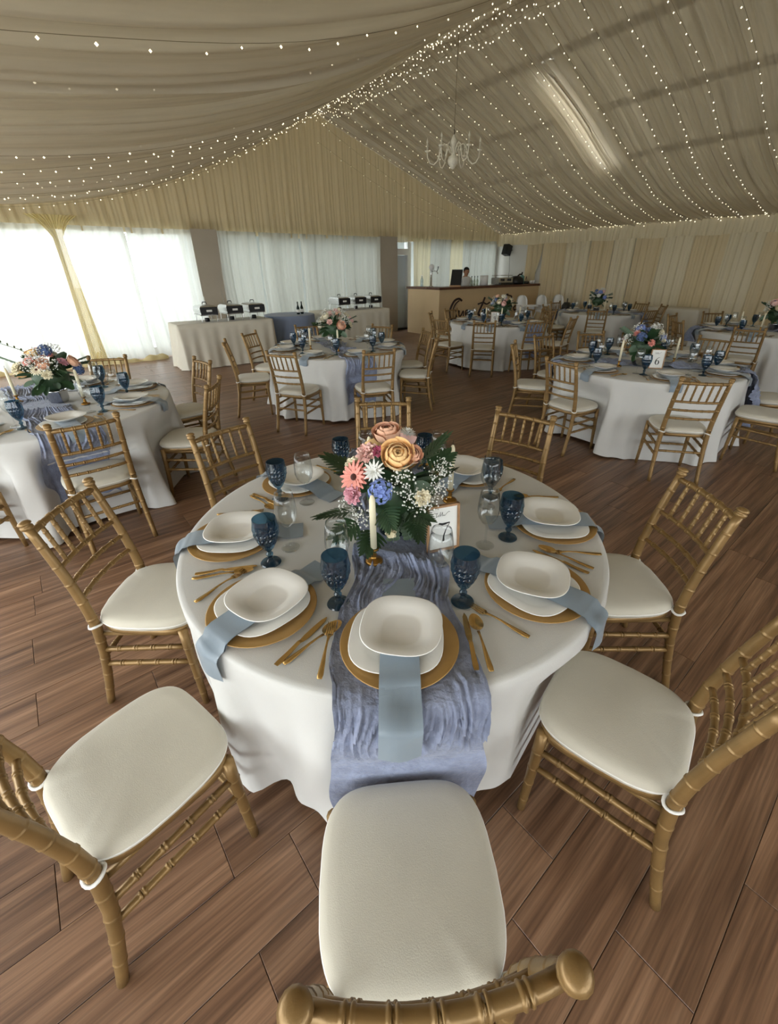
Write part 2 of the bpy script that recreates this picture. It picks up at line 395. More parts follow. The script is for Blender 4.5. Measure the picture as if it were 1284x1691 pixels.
# ------------------------------------------------------------------ drapes
def wob(seed, lams, amps):
    r = np.random.default_rng(seed); ph = r.uniform(0, 2 * PI, len(lams)); ls = np.array(lams) * r.uniform(.92, 1.08, len(lams)); am = np.array(amps)
    return lambda s: float((am * np.sin(2 * PI * s / ls + ph)).sum())
UR, ZR = [0, .6, 1.3, 2.26, 2.89, 3.49, 4.55, 5.73, 6.8, 6.88], [4.93, 4.66, 4.40, 4.05, 3.75, 3.46, 3.07, 2.79, 2.67, 2.66]
UL, ZL = [0, .57, 1.61, 2.96, 4.15, 5.17, 6.07, 7.5, 8.54], [4.93, 4.57, 4.02, 3.47, 3.11, 2.91, 2.79, 2.68, 2.62]
def smooth_interp(us, zs):
    x = np.linspace(0, us[-1], 200); z = np.interp(x, us, zs); k = np.ones(25) / 25
    zp = np.concatenate([np.full(12, 0) + 2 * z[0] - z[12:0:-1], z, 2 * z[-1] - z[-2:-14:-1]]); zz = np.convolve(zp, k, 'valid')
    return lambda u: float(np.interp(u, x, zz))
zr0, zl0 = smooth_interp(UR, ZR), smooth_interp(UL, ZL)
def zright(u, y):
    chord = RZ - u / 6.88 * (RZ - 2.66); s = min(1, max(0, (YG - .1 - y) / 2.2)); s = s * s * (3 - 2 * s)
    return chord + (zr0(u) - chord) * s
LEFT_EDGES = [YB, -2.2, .4, 2.5, 4.35, 6.9, 9.1, 11.1]
def zleft(u, y):
    for a, b in zip(LEFT_EDGES, LEFT_EDGES[1:]):
        if y <= b + 1e-6: break
    f = min(1, max(0, (y - a) / (b - a)))
    return zl0(u) + math.sin(PI * min(1, u / 8.54)) * (.10 - .22 * f ** 1.6)
names_r = ['gable-end', 'second-from-gable', 'third-from-gable', 'over-fluorescent', 'mid-hall', 'fourth-from-camera', 'third-from-camera', 'overhead']
def drapes():
    ed = [YB, -2, 0, 1.8, 3.6, 5.655, 7.4, 9.2, 11.12]
    lab = ['behind the viewer', 'beside the viewer', 'at the near right corner of the picture', 'top right, above table six', 'right slope, just before the bright lamp patch',
           'right slope, lit through by the hidden tube lamp', 'right slope, behind the chandelier', 'right slope, against the gable curtain']
    for k, (a, b) in enumerate(zip(ed, ed[1:])):
        nv = max(30, int((b - a) / .016)); nu = 44
        p = wob(10 + k, (.085, .12, .18, .29, .61), (.016, .020, .020, .018, .02)); q = wob(40 + k, (3.1, 5.3), (.05, .06))
        def fn(i, j):
            u = 6.88 * i / (nu - 1); f = j / (nv - 1); y = a + (b - a) * f
            if k == 4 and j == nv - 1 and 1.4 < u < 2.62: y -= .035
            e = min(1, u / .4) * min(1, (6.88 - u) / .3 + .25)
            return (RX + u, y + .02 * q(u + k), zright(u, y) + p(y + .03 * q(u)) * (.5 + .5 * e))
        o = link('ceiling_drape', MB().grid(nu, nv, fn).mesh('ceiling_drape', DRAPE))
        tag(o, 'beige pleated voile ceiling drape, ' + lab[k], 'ceiling drape', 'ceiling drapes of the right slope')
    lab = ['behind the viewer on the left slope', 'over the viewer on the left slope', 'at the very top left edge', 'with two rows of fairy lights, top left', 'left slope, second swag from the top left',
           'left slope, lowest swag thick with lights', 'left slope, against the gable curtain']
    for k, (a, b) in enumerate(zip(LEFT_EDGES, LEFT_EDGES[1:])):
        nv = max(30, int((b - a) / .022)); nu = 56
        p = wob(70 + k, (.13, .21, .34, .62), (.009, .013, .018, .03)); q = wob(90 + k, (2.7, 4.9), (.10, .12))
        def fn(i, j):
            u = 8.54 * i / (nu - 1); f = j / (nv - 1); y = a + (b - a) * f
            e = min(1, u / .5); cen = math.sin(PI * f) 
            return (RX - u, y + .05 * q(u + k) * cen + (0.14 * math.sin(PI * u / 8.54) if f > .97 and k < 6 else 0), zleft(u, y - 1e-4 if f == 1 else max(y, a + 1e-4)) + p(y + .12 * q(u)) * (.4 + .6 * e))
        o = link('ceiling_drape', MB().grid(nu, nv, fn).mesh('ceiling_drape', DRAPE))
        tag(o, 'beige voile ceiling swag, ' + lab[k], 'ceiling drape', 'ceiling drapes of the left slope')
    # gable curtain above the windows
    p = wob(7, (.085, .13, .21, .47), (.012, .016, .016, .012)); nu, nv = 900, 16
    def fn(i, j):
        x = X0 + .02 + (X1 - X0 - .06) * i / (nu - 1); top = zright(x - RX, YG - .1) - .03 if x > RX else max(zl0(RX - x), RZ - (RX - x) / 8.54 * 2.31) - .03
        zb = 2.36 + .015 * math.sin(x * 2.1) + .02 * abs(math.sin(x * 3.3)); t = j / (nv - 1)
        return (x, YG - .10 + p(x + .02 * math.sin(3 * t + x)) * (.7 + .5 * t), top + (zb - top) * t)
    tag(link('gable_curtain', MB().grid(nu, nv, fn).mesh('gable_curtain', GABLE)), 'tall pleated yellow-beige voile filling the gable above the windows', 'curtain')
    def win_curtain(xa, xb, m, lb, seed, y0=YG - .17, zt=2.46, amp=1., bill=.12, zb=.02):
        p = wob(seed, (.10, .16, .27, .6), (.012, .016, .02, .02)); nu = max(24, int((xb - xa) / .022)); nv = 14
        def fn(i, j):
            x = xa + (xb - xa) * i / (nu - 1); t = j / (nv - 1)
            return (x, y0 + amp * p(x + .03 * math.sin(4 * t)) - bill * t ** 2.5, zt + (zb - zt) * t)
        tag(link('window_curtain', MB().grid(nu, nv, fn).mesh('window_curtain', m)), lb, 'curtain', 'window curtains of the gable wall')
    win_curtain(X0 + .03, -.50, SHEERW, 'white sheer curtain at the left picture edge', 1, bill=.2)
    win_curtain(-.46, .52, SHEERW, 'white sheer curtain left of the gathered yellow curtain', 2, bill=.2)
    win_curtain(.62, 1.62, SHEERW, 'white sheer curtain between yellow curtain and first window post', 3, bill=.18)
    win_curtain(1.66, 2.9, SHEERW, 'white sheer curtain beside the left beige column', 4, bill=.2)
    win_curtain(3.3, 4.3, SHEERG, 'pale sheer curtain just right of the left column', 5)
    win_curtain(4.35, 5.35, SHEERG, 'grey-white sheer curtain behind the blue round table', 6)
    win_curtain(5.4, 6.6, SHEERG, 'grey-white sheer curtain with door handles behind it', 8)
    win_curtain(6.65, 7.75, SHEERG, 'grey-white sheer curtain behind the second row of chafing dishes', 9)
    win_curtain(8.98, 9.6, SHEERK, 'yellowish sheer curtain beside the white door', 11, zb=.05)
    win_curtain(9.6, 10.4, SHEERG, 'greenish sheer curtain behind the beer tap', 12)
    win_curtain(10.4, 10.95, SHEERK, 'yellowish sheer curtain behind the bartender', 13)
    win_curtain(10.95, 12.55, SHEERG, 'greenish sheer curtain right of the bartender', 14)
    # gathered yellow curtain
    def fn(i, j):
        t = j / 29; s = i / 69 - .5; wd = .80 - .64 * min(1, t / .13) ** .6 + .20 * max(0, t - .3) ** 1.2
        x = .56 + s * wd - .05 * (1 - t) ; return (x, YG - .33 + .03 * math.sin(i * 1.25) + .02 * math.sin(i * .5) - .22 * t ** 2, 2.60 - 2.58 * t)
    tag(link('window_curtain', MB().grid(70, 30, fn).mesh('window_curtain', SHEERY)), 'narrow gathered yellow voile curtain hanging at the left window', 'curtain', 'window curtains of the gable wall')
    # pooled hem of yellow cloth along the left window base
    def fn(i, j):
        x = X0 + .05 + (1.75 - X0) * i / 299; a = PI * j / 8; r = .05 + .02 * math.sin(x * 9) + .012 * math.sin(x * 23)
        return (x, YG - .62 - r * 1.6 * math.cos(a) + .03 * math.sin(x * 4), .012 + r * 1.5 * math.sin(a))
    tag(link('pooled_curtain_hem', MB().grid(300, 9, fn).mesh('pooled_curtain_hem', SHEERY)), 'pooled pale yellow curtain hem along the foot of the left window', 'curtain')
    # right wall curtains + valance
    cols = [(9.95, 9.35, CURTG, 'gold voile curtain tied back beside the white wall corner', 1), (9.32, 8.5, CURTG, 'gold voile curtain next after the tied-back one', 0), (8.5, 7.75, CURTC, 'cream voile curtain behind the white high chairs', 0),
            (7.75, 7.1, CURTG, 'gold voile curtain behind the far table bouquet', 0), (7.1, 6.5, CURTC, 'cream voile curtain right of the far table bouquet', 0), (6.5, 5.8, CURTG, 'gold voile curtain left of the sheer side table', 0),
            (5.8, 5.1, CURTC, 'cream voile curtain behind the sheer side table', 0), (5.1, 4.4, CURTG, 'gold voile curtain right of the sheer side table', 0), (4.4, 3.7, CURTC, 'cream voile curtain behind the rightmost table', 0),
            (3.7, 1.6, CURTG, 'gold voile curtain at the right picture edge', 0), (1.6, -4.4, CURTC, 'cream voile curtain outside the right picture edge', 0)]
    for k, (ya, yb, m, lb, tie) in enumerate(cols):
        p = wob(200 + k, (.09, .15, .27), (.012, .018, .02)); nu = max(30, int((ya - yb) / .025)); nv = 14
        def fn(i, j):
            t = j / (nv - 1); f = i / (nu - 1); y = ya + (yb - ya) * f
            if tie: y = ya - .02 + (y - ya) * (1 - .62 * min(1, t / .75) ** 1.3)
            return (X1 - .10 + p(y * (1.6 if tie else 1) + .03 * t), y, 2.5 + (.02 - 2.5) * t)
        tag(link('side_curtain', MB().grid(nu, nv, fn).mesh('side_curtain', m)), lb, 'curtain', 'side curtains of the right wall')
    p = wob(300, (.09, .17, .4), (.01, .014, .014))
    def fn(i, j):
        y = YG - .1 - 15.5 * i / 799; t = j / 5
        return (X1 - .17 + p(y) * (.5 + .5 * t), y, 2.66 + (2.33 + .012 * math.sin(y * 5) - 2.66) * t)
    tag(link('side_valance', MB().grid(800, 6, fn).mesh('side_valance', CURTC)), 'cream voile valance running along the top of the right wall', 'valance')
drapes()

# ------------------------------------------------------------------ string lights, chandelier, tube lamp
def string(path, label, group, sp=.16, r=.0105, hang=.03):
    root = empty('string_light', path[0], label=label, cat='string light', group=group); o0 = Vector(path[0])
    P = [Vector(p) - o0 for p in path]
    link('wire', MB().tube(P, .0018, 3, cap=False).mesh('wire', WIRE), root)
    mb = MB(); acc = 0; rr = random.Random(int(path[0][1] * 1000) + int(path[0][0] * 77))
    for a, b in zip(P, P[1:]):
        L = (b - a).length; 
        while acc < L:
            q = a.lerp(b, acc / L); dz = rr.uniform(.2, 1) * hang
            mb.octa((q.x + rr.uniform(-.01, .01), q.y + rr.uniform(-.015, .015), q.z - dz), r * rr.uniform(.75, 1.15)); acc += sp * rr.uniform(.75, 1.25)
        acc -= L
    b = link('bulbs', mb.mesh('bulbs', BULB), root); b['kind'] = 'stuff'
def lights():
    ords = ['first', 'second', 'third', 'fourth', 'fifth', 'sixth', 'seventh', 'eighth', 'ninth', 'tenth', 'eleventh', 'twelfth', 'thirteenth', 'fourteenth', 'fifteenth', 'sixteenth', 'seventeenth']
    ys = [10.9, 10.3, 9.75, 9.2, 8.65, 8.05, 7.5, 6.9, 6.3, 5.75, 5.2, 4.65, 4.2, 3.7, 3.1, 2.4]
    for k, y in enumerate(ys):
        path = [(RX + u, y + .03 * math.sin(u * 2 + k), zright(u, y) - .055) for u in np.linspace(.1, 6.75, 26)]
        string(path, f'fairy light string down the right ceiling slope, {ords[k]} from the gable', 'fairy lights on the right slope', .17)
    yl = [10.8, 10.2, 9.6, 9.0, 8.4, 7.8, 7.1, 6.4, 4.6, 3.55]
    for k, y in enumerate(yl):
        path = [(RX - u, y + .05 * math.sin(u * 1.5 + k), zleft(u, y) - .075) for u in np.linspace(.1, 8.2, 30)]
        string(path, f'fairy light string across the left ceiling swags, {ords[k]} from the gable', 'fairy lights on the left slope', .27 if y < 5 else .2, .0095 if y < 5 else .0105, .05)
    for k, (dx, dz, nm) in enumerate(((-.16, -.16, 'left'), (-.02, -.06, 'middle'), (.14, -.12, 'right'), (.30, -.2, 'outer right'))):
        path = [(RX + dx + .03 * math.sin(y * 3 + k), y, RZ - .02 + dz + .025 * math.sin(y * 5 + 2 * k)) for y in np.linspace(11.0, 2.5, 60)]
        string(path, f'dense fairy light string along the tent ridge, {nm} strand', 'fairy lights along the ridge', .085, .011, .09)
    for k, dz in enumerate((0, .05)):
        path = [(X1 - .12 - .07 * k, y, 2.63 + dz + .02 * math.sin(y * 4 + k)) for y in np.linspace(11.0, 2.0, 60)]
        string(path, 'fairy light string along the right eave, ' + ('lower' if k == 0 else 'upper') + ' strand', 'fairy lights along the eave', .1)
    for k, (za, zb) in enumerate(((4.7, 2.9), (4.3, 2.7))):
        path = [(RX + .1 + u, YG - .24, za - (za - zb) * (u / 5.5) - .25 * math.sin(PI * u / 5.5)) for u in np.linspace(0, 5.5, 20)]
        string(path, 'sparse fairy light string sagging across the gable curtain, ' + ('upper one' if k == 0 else 'lower one'), 'fairy lights on the gable', .3, .008)
lights()
def chandelier():
    x, y, z = RX, 6.32, 3.22
    r = empty('chandelier', (x, y, z), label='white distressed six-arm chandelier hanging from the tent ridge', cat='chandelier')
    link('cable', MB().tube([(0, 0, .36), (0, 0, RZ - z - .02)], .004, 6).mesh('cable', WIRE), r)
    link('body', MB().lathe([(0, -.09), (.03, -.07), (.075, -.01), (.085, .03), (.07, .08), (.03, .11), (.022, .16), (.045, .19), (.03, .22), (.045, .25), (.05, .29), (.03, .33), (.012, .36), (0, .37)], 18).mesh('body', CHANDW), r)
    link('hook', MB().tube([(0, 0, .36), (.01, 0, .39), (0, 0, .43)], .008, 6).mesh('hook', DSTEEL), r)
    pts = [(.05, .13), (.09, .22), (.15, .25), (.2, .21), (.22, .12), (.25, .03), (.31, -.02), (.37, .0), (.41, .07), (.42, .15)]
    arm = MB().tube([(a, 0, b) for a, b in pts], .009, 8).ball((.215, 0, .14), .02).mesh('arm', CHANDW)
    cup = MB().lathe([(0, .14), (.035, .15), (.04, .165), (.012, .165), (.012, .25), (.0, .25)], 12, (.42, 0, 0)).mesh('candle_sleeve', CHANDW)
    bulb = MB().lathe([(0, .25), (.014, .265), (.016, .28), (.006, .31), (0, .335)], 10, (.42, 0, 0)).mesh('bulb', mat('unlit_frosted_bulb', srgb(236, 230, 214), .3))
    for k in range(6):
        o = link('arm', arm, r, rz=k * PI / 3 + .35); link('candle_sleeve', cup, o); link('bulb', bulb, o)
    # tube lamp above the drape of the right slope
    a, b = Vector((7.4, 5.84, 0)), Vector((9.75, 5.84, 0)); a.z = 4.56; b.z = 3.56
    r = empty('tube_lamp', a, label='fluorescent tube lamp glowing through the right ceiling drape', cat='lamp')
    link('housing', MB().add([tuple(Vector(p) + d) for p in ((0, 0, .07), b - a + Vector((0, 0, .07))) for d in (Vector((0, -.2, 0)), Vector((0, .2, 0)), Vector((0, .2, .04)), Vector((0, -.2, .04)))],
        [(0, 1, 2, 3), (7, 6, 5, 4), (0, 4, 5, 1), (1, 5, 6, 2), (2, 6, 7, 3), (3, 7, 4, 0)]).mesh('housing', WHITEP, False), r)
    tm = emit('tube_light', (1, .98, .92, 1), 6.5)
    for dy in (-.07, .07): link('tube', MB().tube([(0, dy, .04), tuple(b - a + Vector((0, dy, .04)))], .014, 8).mesh('tube', tm), r)
    lin = sheer('added_diffuser_voile', srgb(240, 236, 222), 1.0, .7); D = b - a
    link('added_diffuser', MB().grid(12, 10, lambda i, j: (D.x * (i / 11 * 1.16 - .08), -.42 + .64 * j / 9, zright(a.x + D.x * (i / 11 * 1.16 - .08) - RX, a.y) + .11 - a.z + .012 * math.sin(j * 2.2))).mesh('added_diffuser', lin), r)  # sheet added between tubes and drape to spread their glow into a soft patch
chandelier()

# ------------------------------------------------------------------ chiavari chair
def bamboo(path, r, rings, n=8, double=False, bump=1.16):
    """rod along a path with raised bamboo rings"""
    P = [Vector(p) for p in path]; L = [0]
    for a, b in zip(P, P[1:]): L.append(L[-1] + (b - a).length)
    tot = L[-1]
    def at(s):
        for i in range(len(P) - 1):
            if s <= L[i + 1] + 1e-9: return P[i].lerp(P[i + 1], (s - L[i]) / (L[i + 1] - L[i]))
        return P[-1]
    st = [(x, 1) for x in L]
    for q in rings:
        c = q * tot; offs = ((-.0055,), (.0055,)) if double else ((0,),)
        for (o,) in offs:
            for d, k in ((-.0075, 1), (-.0035, 1), (-.0015, bump), (.0015, bump), (.0035, 1), (.0075, 1)): st.append((min(tot, max(0, c + o + d)), k))
    st.sort(); R = r if callable(r) else (lambda t: r)
    return MB().tube([at(a) for a, k in st], [R(a / tot) * k for a, k in st], n)
POST = [(0, -.245, 0), (0, -.212, .15), (0, -.186, .30), (0, -.176, .44), (0, -.186, .55), (0, -.210, .68), (0, -.245, .82), (0, -.268, .905)]
def ypost(z): return float(np.interp(z, [p[2] for p in POST], [p[1] for p in POST]))
def xpost(z): return float(np.interp(z, [0, .44, .9], [.188, .176, .174]))
def chair_kit():
    kit = []
    def part(n, mb, m=GOLD, subs=(), smooth=True): kit.append((n, mb.mesh(n, m, smooth), None, list(subs)))
    rp = lambda t: .0195 - .004 * abs(t - .5) * 2
    for s in (-1, 1):
        path = [(s * xpost(z), ypost(z), z) for z in np.linspace(0, .905, 22)]
        part('back_post', bamboo(path, rp, [.1, .2, .3, .4, .53, .62, .72, .81, .91], 12, bump=1.10))
    fin = MB().lathe([(.012, -.006), (.0185, -.003), (.021, .003), (.0205, .009), (.015, .013), (.021, .017), (.022, .021), (.016, .028), (.006, .031), (0, .0315)], 14).mesh('finial', GOLD)
    for s in (-1, 1): kit.append(('finial', fin, T((s * .174, -.268, .903)) @ Matrix.Rotation(.2, 4, 'X'), []))
    for s in (-1, 1):
        part('front_leg', bamboo([(s * .192, .182, 0), (s * .187, .176, .20), (s * .182, .17, .425)], lambda t: .0135 + .0055 * t, [.15, .38, .58, .78], 10, bump=1.10))
    # seat board
    def outline(k, grow=0):
        th = 2 * PI * k / 48; c, s_ = math.cos(th), math.sin(th); p = 2 / 4.5
        x = math.copysign(abs(c) ** p, c); y = math.copysign(abs(s_) ** p, s_)
        w = .196 + .010 * y - .010 * (y < 0) * y * y + grow
        return (x * w, y * (.192 + grow) + .008)
    mb = MB(); v = []
    for z, g in ((.405, -.012), (.41, 0), (.432, 0), (.438, -.010)): v += [(*outline(k, g), z) for k in range(48)]
    f = [(j * 48 + k, j * 48 + (k + 1) % 48, (j + 1) * 48 + (k + 1) % 48, (j + 1) * 48 + k) for j in range(3) for k in range(48)] + [tuple(range(144, 192)), tuple(range(47, -1, -1))]
    part('seat', mb.add(v, f))
    # cushion
    rr = random.Random(3); v = []; N = 64; rows = [(1.0, .437), (1.025, .447), (1.035, .458), (1.02, .470), (.985, .479), (.93, .485), (.8, .489), (.55, .492), (.28, .494), (.02, .4945)]
    def cout(k):
        th = 2 * PI * k / N; c, s_ = math.cos(th), math.sin(th); p = 2 / 4.6
        x = math.copysign(abs(c) ** p, c); y = math.copysign(abs(s_) ** p, s_)
        wd = .198 - .030 * max(0, -y) ** 2 - .016 * max(0, y) ** 2.5
        return x * wd, y * .197 + .012
    for s, z in rows:
        for k in range(N):
            x, y = cout(k); wr = .0028 * math.sin(x * 95 + 2) * max(0, (-y * s - .11)) / .09 * (1 if s > .4 else 0)
            v.append((x * s, y * s, z + wr * (s if s < .99 else .3) - .004 * (x * s / .2) ** 2))
    f = [(j * N + k, j * N + (k + 1) % N, (j + 1) * N + (k + 1) % N, (j + 1) * N + k) for j in range(len(rows) - 1) for k in range(N)] + [tuple((len(rows) - 1) * N + k for k in range(N)), tuple(range(N - 1, -1, -1))]
    subs = []
    for s in (-1, 1):
        z0 = .448; c = Vector((s * xpost(z0), ypost(z0), z0))
        subs.append(('tie', MB().tube([c + Vector((.0225 * math.cos(a), .0225 * math.sin(a), .004 * math.sin(2 * a))) for a in np.linspace(0, 2 * PI, 18)[:-1]], .0052, 6, closed=True)
                     .tube([c + Vector((-s * .015, .014, 0)), c + Vector((-s * .022, .035, .004))], .005, 6).mesh('tie', TIE), None))
    part('cushion', MB().add(v, f), CUSH, subs)
    pp = [(x * 1.028, (y - .012) * 1.028 + .012, .456 - .004 * (x / .2) ** 2) for x, y in (cout(k) for k in range(N))]
    kit[-1][3].append(('piping', MB().tube(pp, .0032, 5, closed=True).mesh('piping', TIE), None))
    bow = lambda x: -.022 * (1 - (x / .174) ** 2)
    def rail(n, z, r, dbl):
        path = [(x, ypost(z) + bow(x), z) for x in np.linspace(-xpost(z) + .004, xpost(z) - .004, 11)]
        part(n, bamboo(path, r, [.17, .335, .5, .665, .83], 10, dbl, 1.2))
    rail('top_rail', .882, .0128, True)
    for z in (.722, .648, .574): rail('back_rail', z, .0098, True)
    for x in (-.116, -.058, 0, .058, .116):
        part('spindle', bamboo([(x, ypost(.722) + bow(x), .722), (x, ypost(.80) + bow(x) - .001, .80), (x, ypost(.882) + bow(x), .882)], .0082, [.2, .4, .6, .8], 8, False, 1.2))
    def at_leg(s, z, rear): return (s * xpost(z), ypost(z), z) if rear else (s * (.192 - .01 * z / .425), .182 - .012 * z / .425, z)
    for s in (-1, 1):
        for za, zb in ((.315, .335), (.235, .25)): part('side_stretcher', bamboo([at_leg(s, za, 1), at_leg(s, zb, 0)], .0112, [.2, .4, .6, .8], 8, True))
        part('seat_rail', MB().tube([(s * .168, -.165, .395), (s * .168, .16, .395)], .011, 6))
    for z in (.30, .215): part('front_stretcher', bamboo([at_leg(-1, z, 0), at_leg(1, z, 0)], .0105, [.2, .4, .6, .8], 8, True))
    part('back_stretcher', bamboo([at_leg(-1, .275, 1), at_leg(1, .275, 1)], .0105, [.2, .4, .6, .8], 8, True))
    return kit
CHAIR = chair_kit()

# ------------------------------------------------------------------ tables
TOPZ = .757
def give_way(px, py, zz, chairs, m=.238):
    for ox, oy, fc in chairs:                             # cloth gives way where a seat is pushed against it
        fx, fy = math.cos(fc), math.sin(fc); ly = (px - ox) * fx + (py - oy) * fy; lx = (px - ox) * fy - (py - oy) * fx
        wgt = min(1, max(0, (.34 - abs(lx)) / .11)); wgt = wgt * wgt * (3 - 2 * wgt)
        if zz < .70 and -.3 < ly < m: d_ = (m - ly) * wgt * min(1, (.70 - zz) / .16); px += fx * d_; py += fy * d_
    return px, py
def cloth_mesh(R, seed, hem, flare, amp, ks, chairs=()):
    r = np.random.default_rng(seed); ph = r.uniform(0, 2 * PI, len(ks)); am = r.uniform(.6, 1.2, len(ks))
    N = 288; mb = MB(); prof = [(0, 0), (.25, 0), (.5, 0), (.75, 0), (.9, 0), (.975, 0)]
    rows = [[(R * s * math.cos(t), R * s * math.sin(t), TOPZ) for t in np.linspace(0, 2 * PI, N + 1)[:-1]] for s, _ in prof]
    rows[0] = [(0.002 * math.cos(t), .002 * math.sin(t), TOPZ) for t in np.linspace(0, 2 * PI, N + 1)[:-1]]
    for a in (25, 55, 85): rows.append([((R - .012 + .014 * math.sin(math.radians(a))) * math.cos(t), (R - .012 + .014 * math.sin(math.radians(a))) * math.sin(t), TOPZ - .014 * (1 - math.cos(math.radians(a)))) for t in np.linspace(0, 2 * PI, N + 1)[:-1]])
    S = 16
    for j in range(1, S + 1):
        q = j / S; row = []
        for t in np.linspace(0, 2 * PI, N + 1)[:-1]:
            w_ = sum(a * math.cos(k * t + p + .35 * q * math.sin(3 * t + p)) for a, k, p in zip(am, ks, ph)) / sum(am)
            w_ = math.copysign(abs(w_) ** .75, w_)
            rr = R + .004 + flare * q ** 1.3 + amp * (q ** .75) * w_ + .008 * q * math.sin(29 * t + 9 * q)
            hz = hem + .022 * math.sin(2 * t + seed) + .014 * math.sin(5 * t + ph[0])
            zz = TOPZ - .014 + (max(.006, hz) - TOPZ + .014) * q; px, py = rr * math.cos(t), rr * math.sin(t)
            px, py = give_way(px, py, zz, chairs)
            row.append((px, py, zz))
        rows.append(row)
    v = [p for row in rows for p in row]; nr = len(rows)
    f = [(j * N + (k + 1) % N, j * N + k, (j + 1) * N + k, (j + 1) * N + (k + 1) % N) for j in range(nr - 1) for k in range(N)]
    f = [tuple(reversed(q)) for q in f]
    return MB().add(v, f).mesh('tablecloth', CLOTH)
def runner_mesh(R, seed, wd, hang, back, cloth_bulge, chairs=(), plates=()):
    r = np.random.default_rng(seed); A = wob(seed, (.015, .023, .037, .07), (.0022, .003, .0035, .004)); B = wob(seed + 1, (.23, .41, .71), (.006, .010, .012)); Cn = wob(seed + 2, (.045, .08), (.003, .003))
    nu, nv = 90, 170; e = R + .016 + cloth_bulge
    s0, s1 = -(R + .02) - hang, (R + .02) + back
    def fn(i, j):
        a = i / (nu - 1) - .5; s = s0 + (s1 - s0) * j / (nv - 1)
        gather = 1 - .20 * math.exp(-((s + .10) / .25) ** 2) + .14 / (1 + math.exp(-(abs(s) - R + .1) * 20))
        x = a * wd * gather + B(s) * .8 + .012 * math.sin(a * 9 + s * 14)
        h = abs(A(a * wd + .35 * B(s * 1.7) + .006 * math.sin(s * 23 + a * 4))) * 1.7 + abs(Cn(s + .3 * a)) * 1.3 + .001
        h *= 1 + .9 / (1 + math.exp(-(abs(s) - R) * 30))
        for qx, qy in plates:
            dd = math.hypot(x - qx, s - qy); h *= min(1, max(.0, (dd - .175) / .05))
        ridge = .03 * math.exp(-((s + .27 + .16 * a) / .035) ** 2) * (1 - .5 * abs(a))
        edge = math.sqrt(max(0.05, 1 - (x / R) ** 2)) * R if abs(x) < R else .2
        q = abs(s) - edge
        if q <= -.012: y, z = s, TOPZ + .003 + h + ridge
        else:
            sg = 1 if s > 0 else -1; d = max(0, q); ang = min(1, (q + .012) / .03)
            y = sg * (edge + .012 + .014 * ang + h + cloth_bulge * min(1, d / .25) + .015 * math.sin(a * 17 + seed) * min(1, d / .2)); z = TOPZ + .004 - max(0, d - .004) * (1 - .02 * math.sin(a * 21)) - .008 * ang
        x, y = give_way(x, y, z, chairs, .232)
        return (x, y, max(z, .05))
    return MB().grid(nu, nv, fn).mesh('table_runner', BLUEGAUZE)
def sup(th, p):
    c, s = math.cos(th), math.sin(th); q = 2 / p
    k = 1 / (abs(c) ** p + abs(s) ** p) ** (1 / p); return k
def plate_mesh(name, prof, p, m, n=48):
    return MB().lathe(prof, n, fn=(lambda th, j: sup(th, p)) if p else None).mesh(name, m)
CHG = plate_mesh('charger_plate', [(0, .001), (.11, .001), (.12, .003), (.165, .012), (.168, .0145), (.165, .0155), (.122, .007), (.11, .005), (0, .005)], None, CHARGER, 56)
DIN = plate_mesh('dinner_plate', [(0, .0), (.075, .0), (.085, .004), (.130, .015), (.133, .0175), (.130, .0185), (.088, .0085), (.078, .005), (0, .005)], 2.9, PORC, 56)
SOUP = plate_mesh('soup_plate', [(0, .0), (.055, .0), (.062, .003), (.080, .013), (.112, .0255), (.115, .0285), (.112, .0295), (.079, .0185), (.060, .008), (.052, .0045), (0, .004)], 2.75, PORC, 56)
def goblet_mesh():
    prof = []; n = 54; m = 24; NF = 9; v = []; f = []
    base = [(0, .0), (.034, .0), (.037, .003), (.034, .007), (.014, .012), (.0085, .018), (.0075, .03), (.0125, .037), (.0125, .043), (.0075, .05), (.010, .058)]
    mb = MB().lathe(base, n)
    bowl = lambda t: .012 + (.0445 - .012) * math.sin(min(1, t * 1.12) * PI / 2) ** .85 - .004 * max(0, t - .75) / .25
    for j in range(m + 1):
        t = j / m; z = .058 + .132 * t; r0 = bowl(t); relief = .0065 * math.sin(PI * min(1, t / .86)) if t < .86 else 0
        for k in range(n):
            th = 2 * PI * k / n; d = abs(((th / (2 * PI) * NF + t * 3.2) % 1) - .5) + abs(((th / (2 * PI) * NF - t * 3.2) % 1) - .5)
            v.append(((r0 + relief * (1 - 2 * abs(d - .5))) * math.cos(th), (r0 + relief * (1 - 2 * abs(d - .5))) * math.sin(th), z))
    for r, z in ((.0385, .19), (.0365, .16), (.028, .09), (.008, .068), (.0, .066)): v += [(r * math.cos(2 * PI * k / n), r * math.sin(2 * PI * k / n), z) for k in range(n)]
    R = m + 1 + 5
    f = [(j * n + k, j * n + (k + 1) % n, (j + 1) * n + (k + 1) % n, (j + 1) * n + k) for j in range(R - 1) for k in range(n)]
    return mb.add(v, f).mesh('goblet', BLUEGL, False)
GOB = goblet_mesh()
WINE = MB().lathe([(0, 0), (.033, 0), (.035, .002), (.03, .004), (.008, .009), (.0042, .018), (.0038, .05), (.0042, .088), (.008, .097), (.022, .107), (.034, .125), (.040, .15), (.0405, .17), (.037, .205), (.0325, .238),
                   (.0315, .238), (.036, .205), (.0395, .17), (.039, .15), (.033, .127), (.021, .110), (.006, .101), (0, .100)], 32).mesh('wine_glass', CLEAR)
